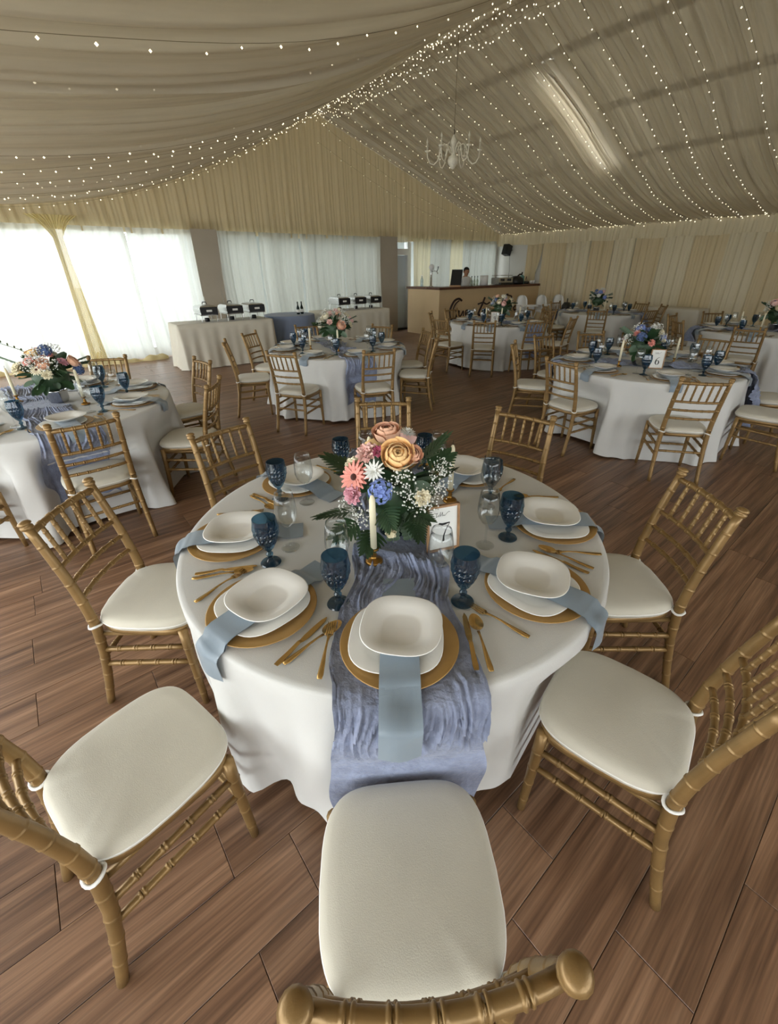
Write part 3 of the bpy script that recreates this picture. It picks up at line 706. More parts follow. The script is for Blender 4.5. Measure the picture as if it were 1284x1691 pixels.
def flat(path, wd, th, z0=.0, arch=0.):
    """flat bar along y with varying width; arch lifts the middle"""
    v = []; f = []
    for (y, z), w_ in zip(path, wd): v += [(-w_, y, z0 + z), (w_, y, z0 + z), (w_ * .9, y, z0 + z + th), (-w_ * .9, y, z0 + z + th)]
    n = len(path)
    for j in range(n - 1):
        for k in range(4): f.append((j * 4 + k, j * 4 + (k + 1) % 4, (j + 1) * 4 + (k + 1) % 4, (j + 1) * 4 + k))
    f += [(3, 2, 1, 0), tuple((n - 1) * 4 + k for k in range(4))]
    return v, f
def cutlery():
    hp = [(-.10, .002), (-.085, .001), (-.05, .002), (-.01, .006), (.02, .006), (.04, .003)]; hw = [.0065, .0085, .0065, .0035, .003, .0045]
    fk = MB().add(*flat(hp + [(.052, .002)], hw + [.0115], .0025))
    for x in (-.0095, -.0032, .0032, .0095): fk.add(*[(lambda vf: ([(p[0] + x, p[1], p[2]) for p in vf[0]]) if k == 0 else vf[1])(flat([(.048, .002), (.07, .001), (.098, .005)], [.0021, .0019, .0009], .0016)) for k in (0, 1)])
    kn = MB().add(*flat(hp[:4] + [(.0, .002), (.02, .001), (.06, .001), (.095, .001), (.11, .001)], [.0065, .0085, .007, .006, .0065, .0095, .0095, .007, .001], .002))
    sp = MB().add(*flat(hp, hw, .0025)); v = []; n = 18
    for j, s in enumerate((1, .8, .5, .2, .0)):
        for k in range(n):
            t = 2 * PI * k / n; v.append((s * .021 * math.cos(t) * (1 - .15 * math.sin(t)), .072 + s * .034 * math.sin(t), .009 - .007 * (1 - s * s)))
    sp.add(v, [(j * n + k, j * n + (k + 1) % n, (j + 1) * n + (k + 1) % n, (j + 1) * n + k) for j in range(4) for k in range(n)])
    return fk.mesh('fork', CUTLERY), kn.mesh('knife', CUTLERY, False), sp.mesh('spoon', CUTLERY)
FORK, KNIFE, SPOON = cutlery()
def napkin_mesh(R, rc, inner, over, seed, out=.006, layers=2):
    """strip running outward (+y) from r=inner, under the soup plate, over the rim of the table; origin at the table centre"""
    nv = 54; nu = 7; r = random.Random(seed); sk = r.uniform(-.05, .05); mb = MB()
    lmax = R + .02 + over
    def pt(a, s, lift):
        d = abs(s - rc); h = TOPZ + float(np.interp(d, [0, .142, .160, .174, .20], [.0305, .0305, .0245, .0235, .006 if out < .02 else .015]))
        x = a * .105 + sk * (s - rc); y = s; z = h + .0005 * math.sin(s * 60 + a * 3)
        if s > R - .01:
            q = s - (R - .01); ang = min(PI / 2, q / .03)
            y = R - .01 + .03 * math.sin(ang) + out * math.sin(ang) + .008 * math.sin(a * 5 + 1) * min(1, q / .1); z = TOPZ + (.006 if out < .02 else .014) - .03 * (1 - math.cos(ang)) - max(0, q - .03 * PI / 2)
            z += .006 * math.sin(a * 6)
        return (x, y + (lift * .8 if s > R else 0), z + lift)
    for ly in range(layers):
        v = [pt(i / (nu - 1) - .5, inner + (lmax - inner - .006 * ly) * j / (nv - 1), .0016 * ly) for j in range(nv) for i in range(nu)]
        mb.add(v, [(j * nu + i, j * nu + i + 1, (j + 1) * nu + i + 1, (j + 1) * nu + i) for j in range(nv - 1) for i in range(nu - 1)])
    return mb.mesh('napkin', NAPKIN)
DIRS = ['front', 'front-right', 'right', 'back-right', 'back', 'back-left', 'left', 'front-left']
def places(c, angs):
    to = math.degrees(math.atan2(-c[1], -c[0])); out = []
    for a in angs: out.append(DIRS[int(round(((a - to) % 360) / 45)) % 8])
    for d in set(out):
        ix = [i for i, q in enumerate(out) if q == d]
        if len(ix) > 1:
            key = sorted(ix, key=lambda i: math.hypot(c[0] + math.cos(math.radians(angs[i])), c[1] + math.sin(math.radians(angs[i]))))
            for n_, i in enumerate(key): out[i] = (['nearer ', 'farther ', 'farthest '])[n_] + d
    return out
# key: centre, radius, phrase, [(finial x, finial y, facing)], runner angle, palette, cloth hem
TABLES = {
 'T7': ((.909, 1.237), .833, 'table seven', [(.150, .120, 58), (-.165 - .259, 1.031 - .076, 16.4), (-.17, 1.94, -37), (.59, 2.44, -75), (1.65, 2.34, -126), (2.15, 1.55, -164), (1.90, .46, 144), (1.079 + .065, .276 - .262, 104)], -124),
 'TL': ((-.251, 4.342), .916, 'the leftmost round table', [(-.02, 3.08, 95), (.89, 3.61, 148), (1.08, 4.64, -170), (.35, 5.45, -116), (-1.0, 3.28, 55)], -82),
 'TM': ((3.001, 5.298), .916, 'the round table before the buffet', [(1.85, 4.5, 33), (1.63, 5.69, -20), (2.17, 6.32, -51), (3.2, 6.62, -98), (4.11, 5.81, -153), (2.74, 3.94, 72), (4.25, 4.9, 160), (3.87, 4.26, 134)], -104),
 'T9': ((6.97, 5.94), .916, 'table nine', [(6.08, 6.93, -50), (5.45, 5.95, 4), (5.72, 5.15, 40), (6.44, 4.64, 66), (7.33, 4.54, 104), (8.32, 5.75, 176), (7.9, 6.95, -132), (6.98, 7.28, -92)], -95),
 'T6': ((5.024, 2.162), .916, 'table six', [(3.75, 2.38, -7), (4.25, 3.35, -57), (5.1, 3.55, -95), (5.80, 3.30, -124), (6.29, 2.85, -152), (6.49, 2.06, 179), (3.97, 1.23, 40), (5.17, .77, 97), (6.02, .98, 130)], -58),
 'TF': ((10.28, 5.74), .916, 'the far curtain-side table', [(9.02, 5.08, 30), (11.62, 5.45, 170), (9.95, 4.42, 76), (10.4, 7.04, -95), (9.19, 6.46, -34), (11.2, 4.75, 133)], -78),
 'TR': ((9.18, 2.33), .916, 'the rightmost round table', [(7.85, 2.11, 12), (10.16, 3.4, -132), (8.18, 3.2, -42), (9.15, 3.7, -90)], -62),
}
def dining():
    tops = {}; hem = {'T7': .10}
    for ti, (key, ((cx, cy), R, ph, chairs, ra)) in enumerate(TABLES.items()):
        near = key == 'T7'; rr = random.Random(ti + 50)
        # table under its cloth
        t = empty('round_table', (cx, cy, 0), label=f'round folding table under the white cloth of {ph}', cat='table', group='round banquet tables')
        link('tabletop', MB().lathe([(0, .72), (R - .03, .72), (R - .02, .73), (R - .02, .745), (R - .03, .751), (0, .751)], 48).mesh('tabletop', FRAMEWOOD), t)
        for k in range(4): link('leg', MB().tube([(.5 * math.cos(k * PI / 2), .5 * math.sin(k * PI / 2), 0), (.45 * math.cos(k * PI / 2), .45 * math.sin(k * PI / 2), .72)], .016, 8).mesh('leg', DSTEEL), t)
        cl = [(x + .268 * math.cos(math.radians(f)) - cx, y + .268 * math.sin(math.radians(f)) - cy, math.radians(f)) for x, y, f in chairs]
        cm = cloth_mesh(R, 11 + ti, .10, -.035, .070, (9, 14, 19, 26), cl) if near else cloth_mesh(R, 11 + ti, .012, .085, .062, (10, 15, 22, 6), cl)
        tag(link('tablecloth', cm, loc=(cx, cy, 0)), 'floor-length white cloth draped over ' + ph, 'tablecloth', 'white round tablecloths')
        rz = math.radians(ra) + PI / 2
        angs = [math.degrees(math.atan2(y - cy, x - cx)) for x, y, f in chairs]
        if near: angs = [-125, -165, 154, 105.5, 56, 13, -39, -79]
        RC = [.657, .655, .64, .60, .62, .60, .665, .64] if near else [.715] * len(angs)
        rot2 = lambda x, y: (x * math.cos(-rz) - y * math.sin(-rz), x * math.sin(-rz) + y * math.cos(-rz))
        clr = [(*rot2(x, y), f - rz) for x, y, f in cl]; plr = [rot2(q * math.cos(math.radians(a)), q * math.sin(math.radians(a))) for q, a in zip(RC, angs)] + [rot2(-.04, -.06) if near else (0, 0)]
        tag(link('table_runner', runner_mesh(R, 30 + ti, (.36 if near else .34), .40 if near else .5, .18, .05 if near else .095, clr, plr), loc=(cx, cy, 0), rz=rz), 'crinkled dusty blue gauze runner across ' + ph, 'table runner', 'blue gauze runners')
        pl = places((cx, cy), angs)
        for (x, y, fc), p in zip(chairs, pl):
            f = math.radians(fc)
            spawn(CHAIR, 'chiavari_chair', (x + .268 * math.cos(f), y + .268 * math.sin(f), 0), f - PI / 2,
                  label=f'gold bamboo-style chair at the {p} of {ph}', cat='chair', group='gold banquet chairs')
        for si, (a, p) in enumerate(zip(angs, pl)):
            th = math.radians(a); e = Vector((math.cos(th), math.sin(th), 0)); lf = Vector((math.sin(th), -math.cos(th), 0))      # lf: diner's left when facing the centre
            rc = {0: .657, 1: .655, 2: .64, 3: .60, 4: .62, 5: .60, 6: .665, 7: .64}[si] if near else .715
            c = Vector((cx, cy, 0)) + e * rc; G = 'place settings of ' + ph; rot = th - PI / 2
            j = lambda s: rr.uniform(-s, s)
            tag(link('charger_plate', CHG, loc=(c.x, c.y, TOPZ + .003), rz=j(1)), f'round gold charger plate at the {p} place of {ph}', 'plate', G)
            d1 = e * -.008 + lf * .008
            tag(link('dinner_plate', DIN, loc=(c.x + d1.x, c.y + d1.y, TOPZ + .0085), rz=rot + j(.25)), f'white rounded-square dinner plate at the {p} place of {ph}', 'plate', G)
            tag(link('napkin', napkin_mesh(R, rc, rc - .27, (.105 if si == 0 else .085) if near else .06, si * 7 + ti, (.065 if near else .04) if abs((a - ra + 180) % 360 - 180) < 24 or abs((a - ra) % 360 - 180) < 24 else .006), loc=(cx, cy, 0), rz=rot), f'blue-grey folded napkin under soup plate, {p} place of {ph}', 'napkin', G)
            d2 = e * -.018 + lf * j(.012) - lf * .01
            tag(link('soup_plate', SOUP, loc=(c.x + d2.x, c.y + d2.y, TOPZ + .0345), rz=rot + j(.35)), f'white deep soup plate at the {p} place of {ph}', 'plate', G)
            for nm, me, lat, tilt in (('fork', FORK, .205, .0), ('knife', KNIFE, -.198, .05), ('spoon', SPOON, -.228, -.03)):
                q = c + lf * (lat + j(.006)) + e * j(.02)
                tag(link(nm, me, loc=(q.x, q.y, TOPZ + (.0115 if si == 0 and near else .003)), rz=rot + PI + tilt + j(.08)), f'gold {nm} at the {p} place of {ph}', nm, G)
            go, gr, wo, wr = (-22, .53, -27, .45) if near else (-20, .60, -26, .525)
            if near:
                go, gr = {0: (-21, .52), 1: (-20, .52), 2: (-33, .565), 3: (-24, .555), 4: (-20, .56), 5: (-25, .495), 6: (-13, .47), 7: (-23, .535)}[si]
                wo, wr = {0: (-27, .42), 1: (-27, .43), 2: (-35, .43), 3: (-36, .47), 4: (-30, .50), 5: (-33, .44), 6: (-23, .47), 7: (-28, .455)}[si]
                if si == 6: wo, wr = -24, .395
            for nm, me, o_, r_ in (('goblet', GOB, go + (0 if near else j(2)), gr + (0 if near else j(.02))), ('wine_glass', WINE, wo + (0 if near else j(2)), wr + (0 if near else j(.02)))):
                q = math.radians(a + o_)
                tag(link(nm, me, loc=(cx + r_ * math.cos(q), cy + r_ * math.sin(q), TOPZ + .002), rz=j(2)), (f'blue pressed-glass goblet at the {p} place of {ph}' if nm == 'goblet' else f'clear stemmed wine glass at the {p} place of {ph}'), 'goblet' if nm == 'goblet' else 'wine glass', G)
dining()

# ------------------------------------------------------------------ flowers
def petal_patch(mb, L, Wd, cup, ang, tilt, base=0., nu=4, nv=5, mi=0, ruf=0., rr=None):
    """one petal along +x then tilted up and rotated about z"""
    v = []; ct, st = math.cos(tilt), math.sin(tilt); ca, sa = math.cos(ang), math.sin(ang)
    for j in range(nv):
        t = j / (nv - 1); w_ = Wd * math.sin(PI * (.12 + .80 * t)) ** .8
        for i in range(nu):
            a = i / (nu - 1) * 2 - 1; x = base + L * t; y = a * w_; z = cup * (a * a) * w_ + ruf * math.sin(9 * a + 5 * ang) * t - .25 * cup * L * t * t
            x, z = x * ct - z * st, x * st + z * ct
            v.append((x * ca - y * sa, x * sa + y * ca, z))
    mb.add(v, [(j * nu + i, j * nu + i + 1, (j + 1) * nu + i + 1, (j + 1) * nu + i) for j in range(nv - 1) for i in range(nu - 1)], mi)
_cache = {}
def bloom(kind, m):
    k = (kind, m.name)
    if k in _cache: return _cache[k]
    mb = MB(); r = random.Random(len(_cache) + 3); mats = [m]
    if kind == 'rose':
        for n_, rho, op, fl in ((3, .22, .12, 0), (3, .36, .22, .02), (4, .50, .36, .05), (5, .64, .52, .10), (5, .80, .72, .17), (6, .96, .98, .26)):
            o = r.uniform(0, 6)
            for q in range(n_):
                v = []; wd = 2 * PI / n_ * .66; lo = r.uniform(-.05, .05)
                for j in range(6):
                    t = j / 5; ph = 2.3 + (op + lo - 2.3) * t
                    for i in range(7):
                        a = i / 3 - 1; th = o + q * 2 * PI / n_ + a * wd * (1 - .25 * t ** 3 * a * a)
                        rr_ = rho * (1 + .07 * a) * (1 + fl * max(0, t - .7) / .3); z = rho * math.cos(ph) * (1.05 if rho < .7 else .85) - fl * .25 * rho * max(0, t - .7) / .3 - .05 * t * a * a
                        v.append((rr_ * math.sin(ph) * math.cos(th) * (1 + .25 * fl * t), rr_ * math.sin(ph) * math.sin(th) * (1 + .25 * fl * t), z + .15))
                mb.add(v, [(j * 7 + i, j * 7 + i + 1, (j + 1) * 7 + i + 1, (j + 1) * 7 + i) for j in range(5) for i in range(6)])
    elif kind == 'gerbera':
        for n_, L, t, z in ((18, 1.0, .12, 0), (16, .8, .35, .05)):
            for q in range(n_): petal_patch(mb, L * r.uniform(.92, 1.05), .14, .4, q * 2 * PI / n_ + z * 3, t + r.uniform(-.08, .08), .08, 3, 4)
        mb.ball((0, 0, .12), .22, 10, 6, .5, 1); mats.append(P_DARK)
    elif kind == 'mum':
        for n_, L, t in ((14, 1.0, .35), (12, .9, .75), (8, .7, 1.15)):
            for q in range(n_): petal_patch(mb, L * r.uniform(.9, 1.05), .12, .5, q * 2 * PI / n_ + t, t, .05, 3, 4)
    elif kind == 'carnation':
        for n_, L, t in ((9, .95, .25), (8, .85, .6), (7, .7, .95), (5, .5, 1.25)):
            for q in range(n_): petal_patch(mb, L, .34, .2, q * 2 * PI / n_ + t * 2, t, .04, 5, 4, 0, .10)
    elif kind == 'hydrangea':
        for q in range(80):
            th = q * 2.39996; ph = math.acos(1 - 1.25 * (q + .5) / 80); n_ = Vector((math.sin(ph) * math.cos(th) + r.uniform(-.12, .12), math.sin(ph) * math.sin(th) + r.uniform(-.12, .12), math.cos(ph))).normalized()
            s = MB()
            for w_ in range(4): petal_patch(s, .17, .105, .3, w_ * PI / 2 + th, .35, .015, 3, 3)
            mt = T(n_ * r.uniform(.74, .94)) @ look(n_ + Vector((r.uniform(-.3, .3), r.uniform(-.3, .3), 0))); mb.add([tuple(mt @ Vector(p)) for p in s.v], s.f)
        mb.ball((0, 0, 0), .55, 10, 6)
    elif kind == 'bud':
        for n_, L, t, z in ((4, 1.0, 1.35, 0), (5, .95, 1.15, -.05)):
            for q in range(n_): petal_patch(mb, L, .42, .7, q * 2 * PI / n_ + t, t, .06)
    elif kind == 'babys_breath':
        mats = [P_WHITE, STEM]
        for q in range(60):
            p = Vector((r.gauss(0, .45), r.gauss(0, .45), r.uniform(.0, 1))); p = p if p.length < 1.2 else p.normalized() * 1.2
            s = r.uniform(.05, .10); mb.octa(tuple(p), s)
            if q % 3 == 0: mb.tube([(0, 0, -.5), tuple(p * .5 - Vector((0, 0, .1))), tuple(p)], .012, 3, 1)
    me = mb.mesh(kind, mats); _cache[k] = me; return me
def leaf_mesh(kind, m):
    k = (kind, m.name)
    if k in _cache: return _cache[k]
    mb = MB()
    if kind == 'palm_leaf':
        mb.tube([(0, 0, 0), (.5, 0, .06), (1, 0, 0)], .012, 4)
        for q in range(8):
            for s in (-1, 1):
                S = MB(); petal_patch(S, .55 - .03 * q, .055, .3, s * (1.0 - .09 * q), .1, 0, 3, 4); mb.add([(x + .12 + .1 * q, y, z + .05) for x, y, z in S.v], S.f)
    elif kind == 'broad_leaf': petal_patch(mb, 1.0, .30, .35, 0, .1, 0, 5, 7)
    elif kind == 'eucalyptus':
        mb.tube([(0, 0, 0), (.5, .03, .1), (1, 0, .05)], .012, 4)
        for q in range(8):
            for s in (-1, 1):
                S = MB(); petal_patch(S, .20, .09, .2, s * 1.2, .3, 0, 4, 4); mb.add([(x + .1 + .11 * q, y, z + .05) for x, y, z in S.v], S.f)
    elif kind == 'dry_sprig':
        mb.tube([(0, 0, 0), (.5, .02, .05), (1, 0, 0)], .008, 3)
        for q in range(12): petal_patch(mb, .09, .02, .2, (1 if q % 2 else -1) * 1.0, .4, 0, 3, 3); mb.v[-9:] = [(x + .2 + .065 * q, y, z + .03) for x, y, z in mb.v[-9:]]
    me = mb.mesh(kind, m); _cache[k] = me; return me
def put(nm, me, root, c, p, n, s, roll=0.):
    m = T(Vector(p)) @ look(n) @ RZm(roll) @ Matrix.Scale(s, 4); link(nm, me, root, mat=m)
def put_leaf(nm, me, root, p, d, s, roll=0.):
    d = Vector(d).normalized(); x = d; z = Vector((0, 0, 1)) - d * d.z
    z = z.normalized() if z.length > 1e-3 else Vector((1, 0, 0)); y = z.cross(x); m3 = Matrix((x, y, z)).transposed().to_4x4()
    link(nm, me, root, mat=T(Vector(p)) @ m3 @ Matrix.Rotation(roll, 4, 'X') @ Matrix.Scale(s, 4))
def arrangement_hero():
    c = Vector((.87, 1.18, TOPZ + .006)); ctr = Vector((0, 0, .19))
    r = empty('flower_arrangement', c, label='peach rose, pink gerbera and blue hydrangea bouquet on table seven', cat='flowers', group='table bouquets')
    link('vase', MB().lathe([(0, .002), (.055, .002), (.06, .01), (.062, .12), (.066, .13), (.060, .13), (.056, .12), (.052, .014), (0, .012)], 28).mesh('vase', VASEGL), r)
    F_ = [('rose', P_PEACH, (.885, 1.235, 1.155), .050), ('rose', P_ORANGE, (.832, 1.100, 1.125), .056), ('carnation', P_PINK, (.775, 1.204, 1.115), .046), ('carnation', P_CREAM, (.728, 1.229, 1.072), .036),
          ('gerbera', P_CORAL, (.704, 1.184, 1.05), .058), ('mum', P_WHITE, (.745, 1.117, 1.085), .040), ('hydrangea', P_BLUE, (.736, 1.07, 1.030), .046), ('carnation', P_ROSE, (.684, 1.165, .995), .040),
          ('carnation', P_MAG, (.797, 1.164, 1.13), .026), ('rose', P_PEACH, (.885, 1.085, 1.12), .034), ('mum', P_WHITE, (.955, 1.201, 1.150), .034), ('bud', P_CREAM, (.765, 1.050, .883), .040), ('carnation', P_CREAM, (.859, .995, .997), .034),
          ('rose', P_PINK, (1.0, 1.27, 1.10), .04), ('rose', P_ORANGE, (.90, 1.36, 1.06), .045), ('carnation', P_PINK, (1.05, 1.15, 1.03), .04)]
    for kd, m, p, s in F_:
        q = Vector(p) - c; n = (q - ctr) + Vector((-.055, -.075, .03))
        put(kd if kd != 'bud' else 'lisianthus_bud', bloom(kd, m), r, c, q, n, s)
    rr = random.Random(8)
    for p, s in (((.805, 1.044, 1.06), .07), ((.962, 1.031, 1.03), .075), ((.70, 1.22, .91), .07), ((.866, .995, .955), .07), ((.70, 1.12, .93), .065), ((1.0, 1.05, 1.06), .06), ((.83, 1.02, 1.0), .06), ((.92, 1.0, 1.0), .06), ((1.0, 1.33, 1.03), .07)):
        q = Vector(p) - c; o = link('babys_breath', bloom('babys_breath', P_WHITE), r, mat=T(q * .93) @ look(q - ctr + Vector((0, 0, .06))) @ Matrix.Scale(s * .8, 4)); o['kind'] = 'stuff'
    for p, d, s in (((.93, 1.09, 1.07), (.5, -.05, .35), .15), ((.95, 1.07, 1.04), (.6, .1, .15), .14), ((.99, 1.08, .98), (.7, .05, .1), .12), ((.70, 1.2, .90), (-.6, .15, .0), .14), ((.70, 1.16, .88), (-.7, -.1, -.15), .13), ((.84, 1.03, .90), (-.25, -.6, -.2), .11),
                    ((.75, 1.07, .96), (-.2, -.5, -.1), .12), ((.74, 1.12, .85), (-.5, -.4, -.15), .13), ((.83, 1.03, .93), (0, -.6, .05), .12), ((.95, 1.25, 1.0), (.5, .5, .2), .16), ((.8, 1.32, .98), (-.3, .6, .2), .16)):
        put_leaf('palm_leaf', leaf_mesh('palm_leaf', LEAF), r, Vector(p) - c, d, s, rr.uniform(-.5, .5))
    for k in range(34):
        th = rr.uniform(0, 2 * PI); ph = rr.uniform(.35, 2.1); n = Vector((math.sin(ph) * math.cos(th), math.sin(ph) * math.sin(th), math.cos(ph)))
        put_leaf('broad_leaf', leaf_mesh('broad_leaf', LEAF if k % 3 else LEAF2), r, ctr + n * .085, n + Vector((0, 0, -.25)), rr.uniform(.075, .115), rr.uniform(-1, 1))
    for k in range(6):
        th = -2.2 + k * .35; put_leaf('eucalyptus', leaf_mesh('eucalyptus', LEAF2), r, ctr + Vector((.06 * math.cos(th), .06 * math.sin(th), -.06)), (math.cos(th), math.sin(th), -.55), .14, .2)
    link('foliage_core', MB().ball(tuple(ctr - Vector((0, 0, .01))), .105, 14, 9, 1.05).mesh('foliage_core', LEAF), r)
arrangement_hero()
def arrangement(key, off, label, big, seed, Rr=.17, H=.20, sprigs=2, pot=SILVER):
    (cx, cy), R, ph = TABLES[key][:3]; rr = random.Random(seed)
    c = Vector((cx + off[0], cy + off[1], TOPZ + .006)); ctr = Vector((0, 0, H))
    r = empty('flower_arrangement', c, label=label, cat='flowers', group='table bouquets')
    link('vase', MB().lathe([(0, .002), (.06, .002), (.07, .02), (.075, .09), (.08, .1), (.072, .1), (.066, .08), (.06, .02), (0, .012)], 24).mesh('vase', pot), r)
    link('foliage_core', MB().ball(tuple(ctr), Rr * .62, 12, 8, .9).mesh('foliage_core', LEAF), r)
    n_ = len(big); to = math.atan2(-c.y, -c.x)
    for k in range(n_ * 2):
        kd, m = big[k % n_]; ph_ = (.35, .8, 1.05, 1.3)[k % 4] + rr.uniform(-.1, .1); th = to + (k * 2.4 if k >= n_ else -1.3 + 2.6 * k / max(1, n_ - 1)) + rr.uniform(-.1, .1)
        n = Vector((math.sin(ph_) * math.cos(th), math.sin(ph_) * math.sin(th), math.cos(ph_)))
        put(kd, bloom(kd, m), r, c, ctr + n * Rr * rr.uniform(.85, 1.05), n + Vector((0, 0, .15)), rr.uniform(.036, .058))
    for k in range(30):
        th = rr.uniform(0, 2 * PI); ph_ = rr.uniform(.5, 2.2); n = Vector((math.sin(ph_) * math.cos(th), math.sin(ph_) * math.sin(th), math.cos(ph_)))
        put_leaf('broad_leaf', leaf_mesh('broad_leaf', LEAF if k % 3 else LEAF2), r, ctr + n * Rr * .55, n + Vector((0, 0, -.2)), rr.uniform(.08, .13), rr.uniform(-1, 1))
    for k in range(5):
        th = to + rr.uniform(-1.6, 1.6); ph_ = rr.uniform(.2, 1.3); n = Vector((math.sin(ph_) * math.cos(th), math.sin(ph_) * math.sin(th), math.cos(ph_)))
        o = link('babys_breath', bloom('babys_breath', P_WHITE), r, mat=T(ctr + n * Rr * .95) @ look(n) @ Matrix.Scale(rr.uniform(.05, .075), 4)); o['kind'] = 'stuff'
    for k in range(sprigs):
        th = to + rr.uniform(-2, 2); put_leaf('eucalyptus', leaf_mesh('eucalyptus', LEAF2 if k % 2 else LEAF), r, ctr + Vector((.08 * math.cos(th), .08 * math.sin(th), .04)), (math.cos(th), math.sin(th), rr.uniform(-.1, .8)), .24, rr.uniform(-.5, .5))
    return r
a_ = arrangement('TL', (.12, .03), 'coral and cream gerbera bouquet on the leftmost round table', [('rose', P_ORANGE), ('gerbera', P_CORAL), ('gerbera', P_CREAM), ('carnation', P_CREAM), ('hydrangea', P_LILAC), ('carnation', P_ROSE), ('rose', P_PEACH)], 21, .20, .20, 4)
put_leaf('dry_sprig', leaf_mesh('dry_sprig', STEM), a_, (0, 0, .32), (-.75, .35, .45), .34)
arrangement('TM', (-.03, -.02), 'cream and blush rose bouquet on the round table before the buffet', [('rose', P_PINK), ('rose', P_CREAM), ('carnation', P_PINK), ('rose', P_PEACH), ('bud', P_CREAM), ('carnation', P_CREAM)], 22, .22, .24, 4)
arrangement('T9', (.0, -.05), 'navy, peach and cream bouquet on table nine', [('rose', P_PEACH), ('hydrangea', P_LILAC), ('rose', P_CREAM), ('rose', P_PINK), ('hydrangea', P_BLUE), ('carnation', P_CREAM)], 23, .22, .25, 4)
arrangement('T6', (-.12, .02), 'blue hydrangea and coral lily bouquet on table six', [('hydrangea', P_BLUE), ('mum', P_CORAL), ('hydrangea', P_LILAC), ('carnation', P_CORAL), ('mum', P_WHITE), ('bud', P_CREAM)], 24, .19, .20, 3)
arrangement('TF', (.0, .1), 'dark blue bouquet with white blooms on the far round table', [('hydrangea', P_LILAC), ('rose', P_CREAM), ('carnation', P_WHITE), ('hydrangea', P_BLUE), ('rose', P_PINK)], 25, .21, .24, 6)
arrangement('TR', (.2, -.1), 'blush rose and pale blue bouquet on the rightmost round table', [('rose', P_PINK), ('hydrangea', P_BLUE), ('rose', P_CREAM), ('rose', P_PEACH), ('carnation', P_ROSE)], 26, .22, .24, 4)

# ------------------------------------------------------------------ candles and number signs
HOLD = MB().lathe([(0, 0), (.030, 0), (.033, .004), (.028, .012), (.014, .018), (.008, .026), (.011, .034), (.007, .042), (.009, .052), (.017, .056), (.019, .060), (.0135, .062), (.0135, .050), (0, .050)], 24).mesh('candlestick', BRASS)
CANDLE = [('wax_body', MB().lathe([(0, .052), (.0115, .052), (.0115, .20), (.0105, .255), (.006, .270), (.0, .274)], 16).mesh('wax_body', WAX), None, []), ('wick', MB().tube([(0, 0, .27), (.001, 0, .282), (.004, 0, .292)], .0014, 5).mesh('wick', WICK), None, [])]
def candles():
    L = [('T7', .687, 1.05, 'before the bouquet of table seven'), ('T7', 1.215, 1.215, 'behind the sign of table seven'), ('T7', .99, 1.52, 'behind the bouquet of table seven'),
         ('TL', .03, 4.15, 'right of the bouquet, leftmost round table'), ('TL', -.40, 4.55, 'left behind the bouquet, leftmost round table'), ('TL', -.55, 4.28, 'nearest the left picture edge, leftmost round table'),
         ('TM', 2.60, 5.30, 'left of the bouquet before the buffet'), ('TM', 2.80, 4.93, 'in front of the bouquet before the buffet'),
         ('T9', 6.66, 5.98, 'left of the number sign, table nine'), ('T9', 6.78, 5.70, 'in front of the bouquet, table nine'), ('T9', 7.2, 5.62, 'right of the bouquet, table nine'),
         ('T6', 4.66, 2.28, 'left of the bouquet, table six'), ('T6', 5.26, 1.99, 'right of the bouquet, table six'), ('TF', 9.95, 5.85, 'left of the bouquet, far round table'), ('TF', 10.02, 5.50, 'in front of the bouquet, far round table'),
         ('TR', 9.12, 2.62, 'left behind the bouquet, rightmost table'), ('TR', 9.05, 2.30, 'left before the bouquet, rightmost table')]
    for k, x, y, lb in L:
        z = TOPZ + .006
        if k == 'T7': z += .004
        tag(link('candlestick', HOLD, loc=(x, y, z)), 'small brass candlestick ' + lb, 'candlestick', 'candlesticks on the tables')
        spawn(CANDLE, 'candle', (x, y, z), .3, label='ivory taper candle ' + lb, cat='candle', group='taper candles on the tables')
candles()
def ribbon(pts, wds, off=0.):
    """flat lettering stroke in the xz plane facing -y"""
    P = [Vector((a, 0, b)) for a, b in pts]; v = []; f = []
    for i, p in enumerate(P):
        t = (P[min(i + 1, len(P) - 1)] - P[max(i - 1, 0)]).normalized(); n = Vector((-t.z, 0, t.x)); w_ = wds[i] if hasattr(wds, '__len__') else wds
        v += [p + n * w_ / 2 + Vector((0, -off, 0)), p - n * w_ / 2 + Vector((0, -off, 0))]
    return v, [(2 * i, 2 * i + 2, 2 * i + 3, 2 * i + 1) for i in range(len(P) - 1)]
def arc(cx, cz, rx, rz, a0, a1, n=20): return [(cx + rx * math.cos(math.radians(a)), cz + rz * math.sin(math.radians(a))) for a in np.linspace(a0, a1, n)]
def digit(d):
    S = []
    if d == '7': S = [([(-.30, .42), (-.26, .5), (-.1, .44), (.30, .5)], [.02, .10, .13, .05]), ([(.30, .5), (.08, .1), (-.02, -.2), (-.04, -.5)], [.03, .05, .07, .12])]
    if d == '6': S = [([(.24, .48), (.10, .44), (-.05, .32), (-.17, .12), (-.22, -.12), (-.20, -.3), (-.1, -.45), (.0, -.48)], [.02, .04, .06, .10, .13, .12, .06, .03]), (arc(0, -.21, .2, .27, -90, 270, 30), [.03 + .10 * abs(math.cos(math.radians(a))) for a in np.linspace(-90, 270, 30)])]
    if d == '9': S = [([(-.24, -.48), (-.10, -.44), (.05, -.32), (.17, -.12), (.22, .12), (.20, .3), (.1, .45), (.0, .48)], [.02, .04, .06, .10, .13, .12, .06, .03]), (arc(0, .21, .2, .27, -90, 270, 30), [.03 + .10 * abs(math.cos(math.radians(a))) for a in np.linspace(-90, 270, 30)])]
    return S
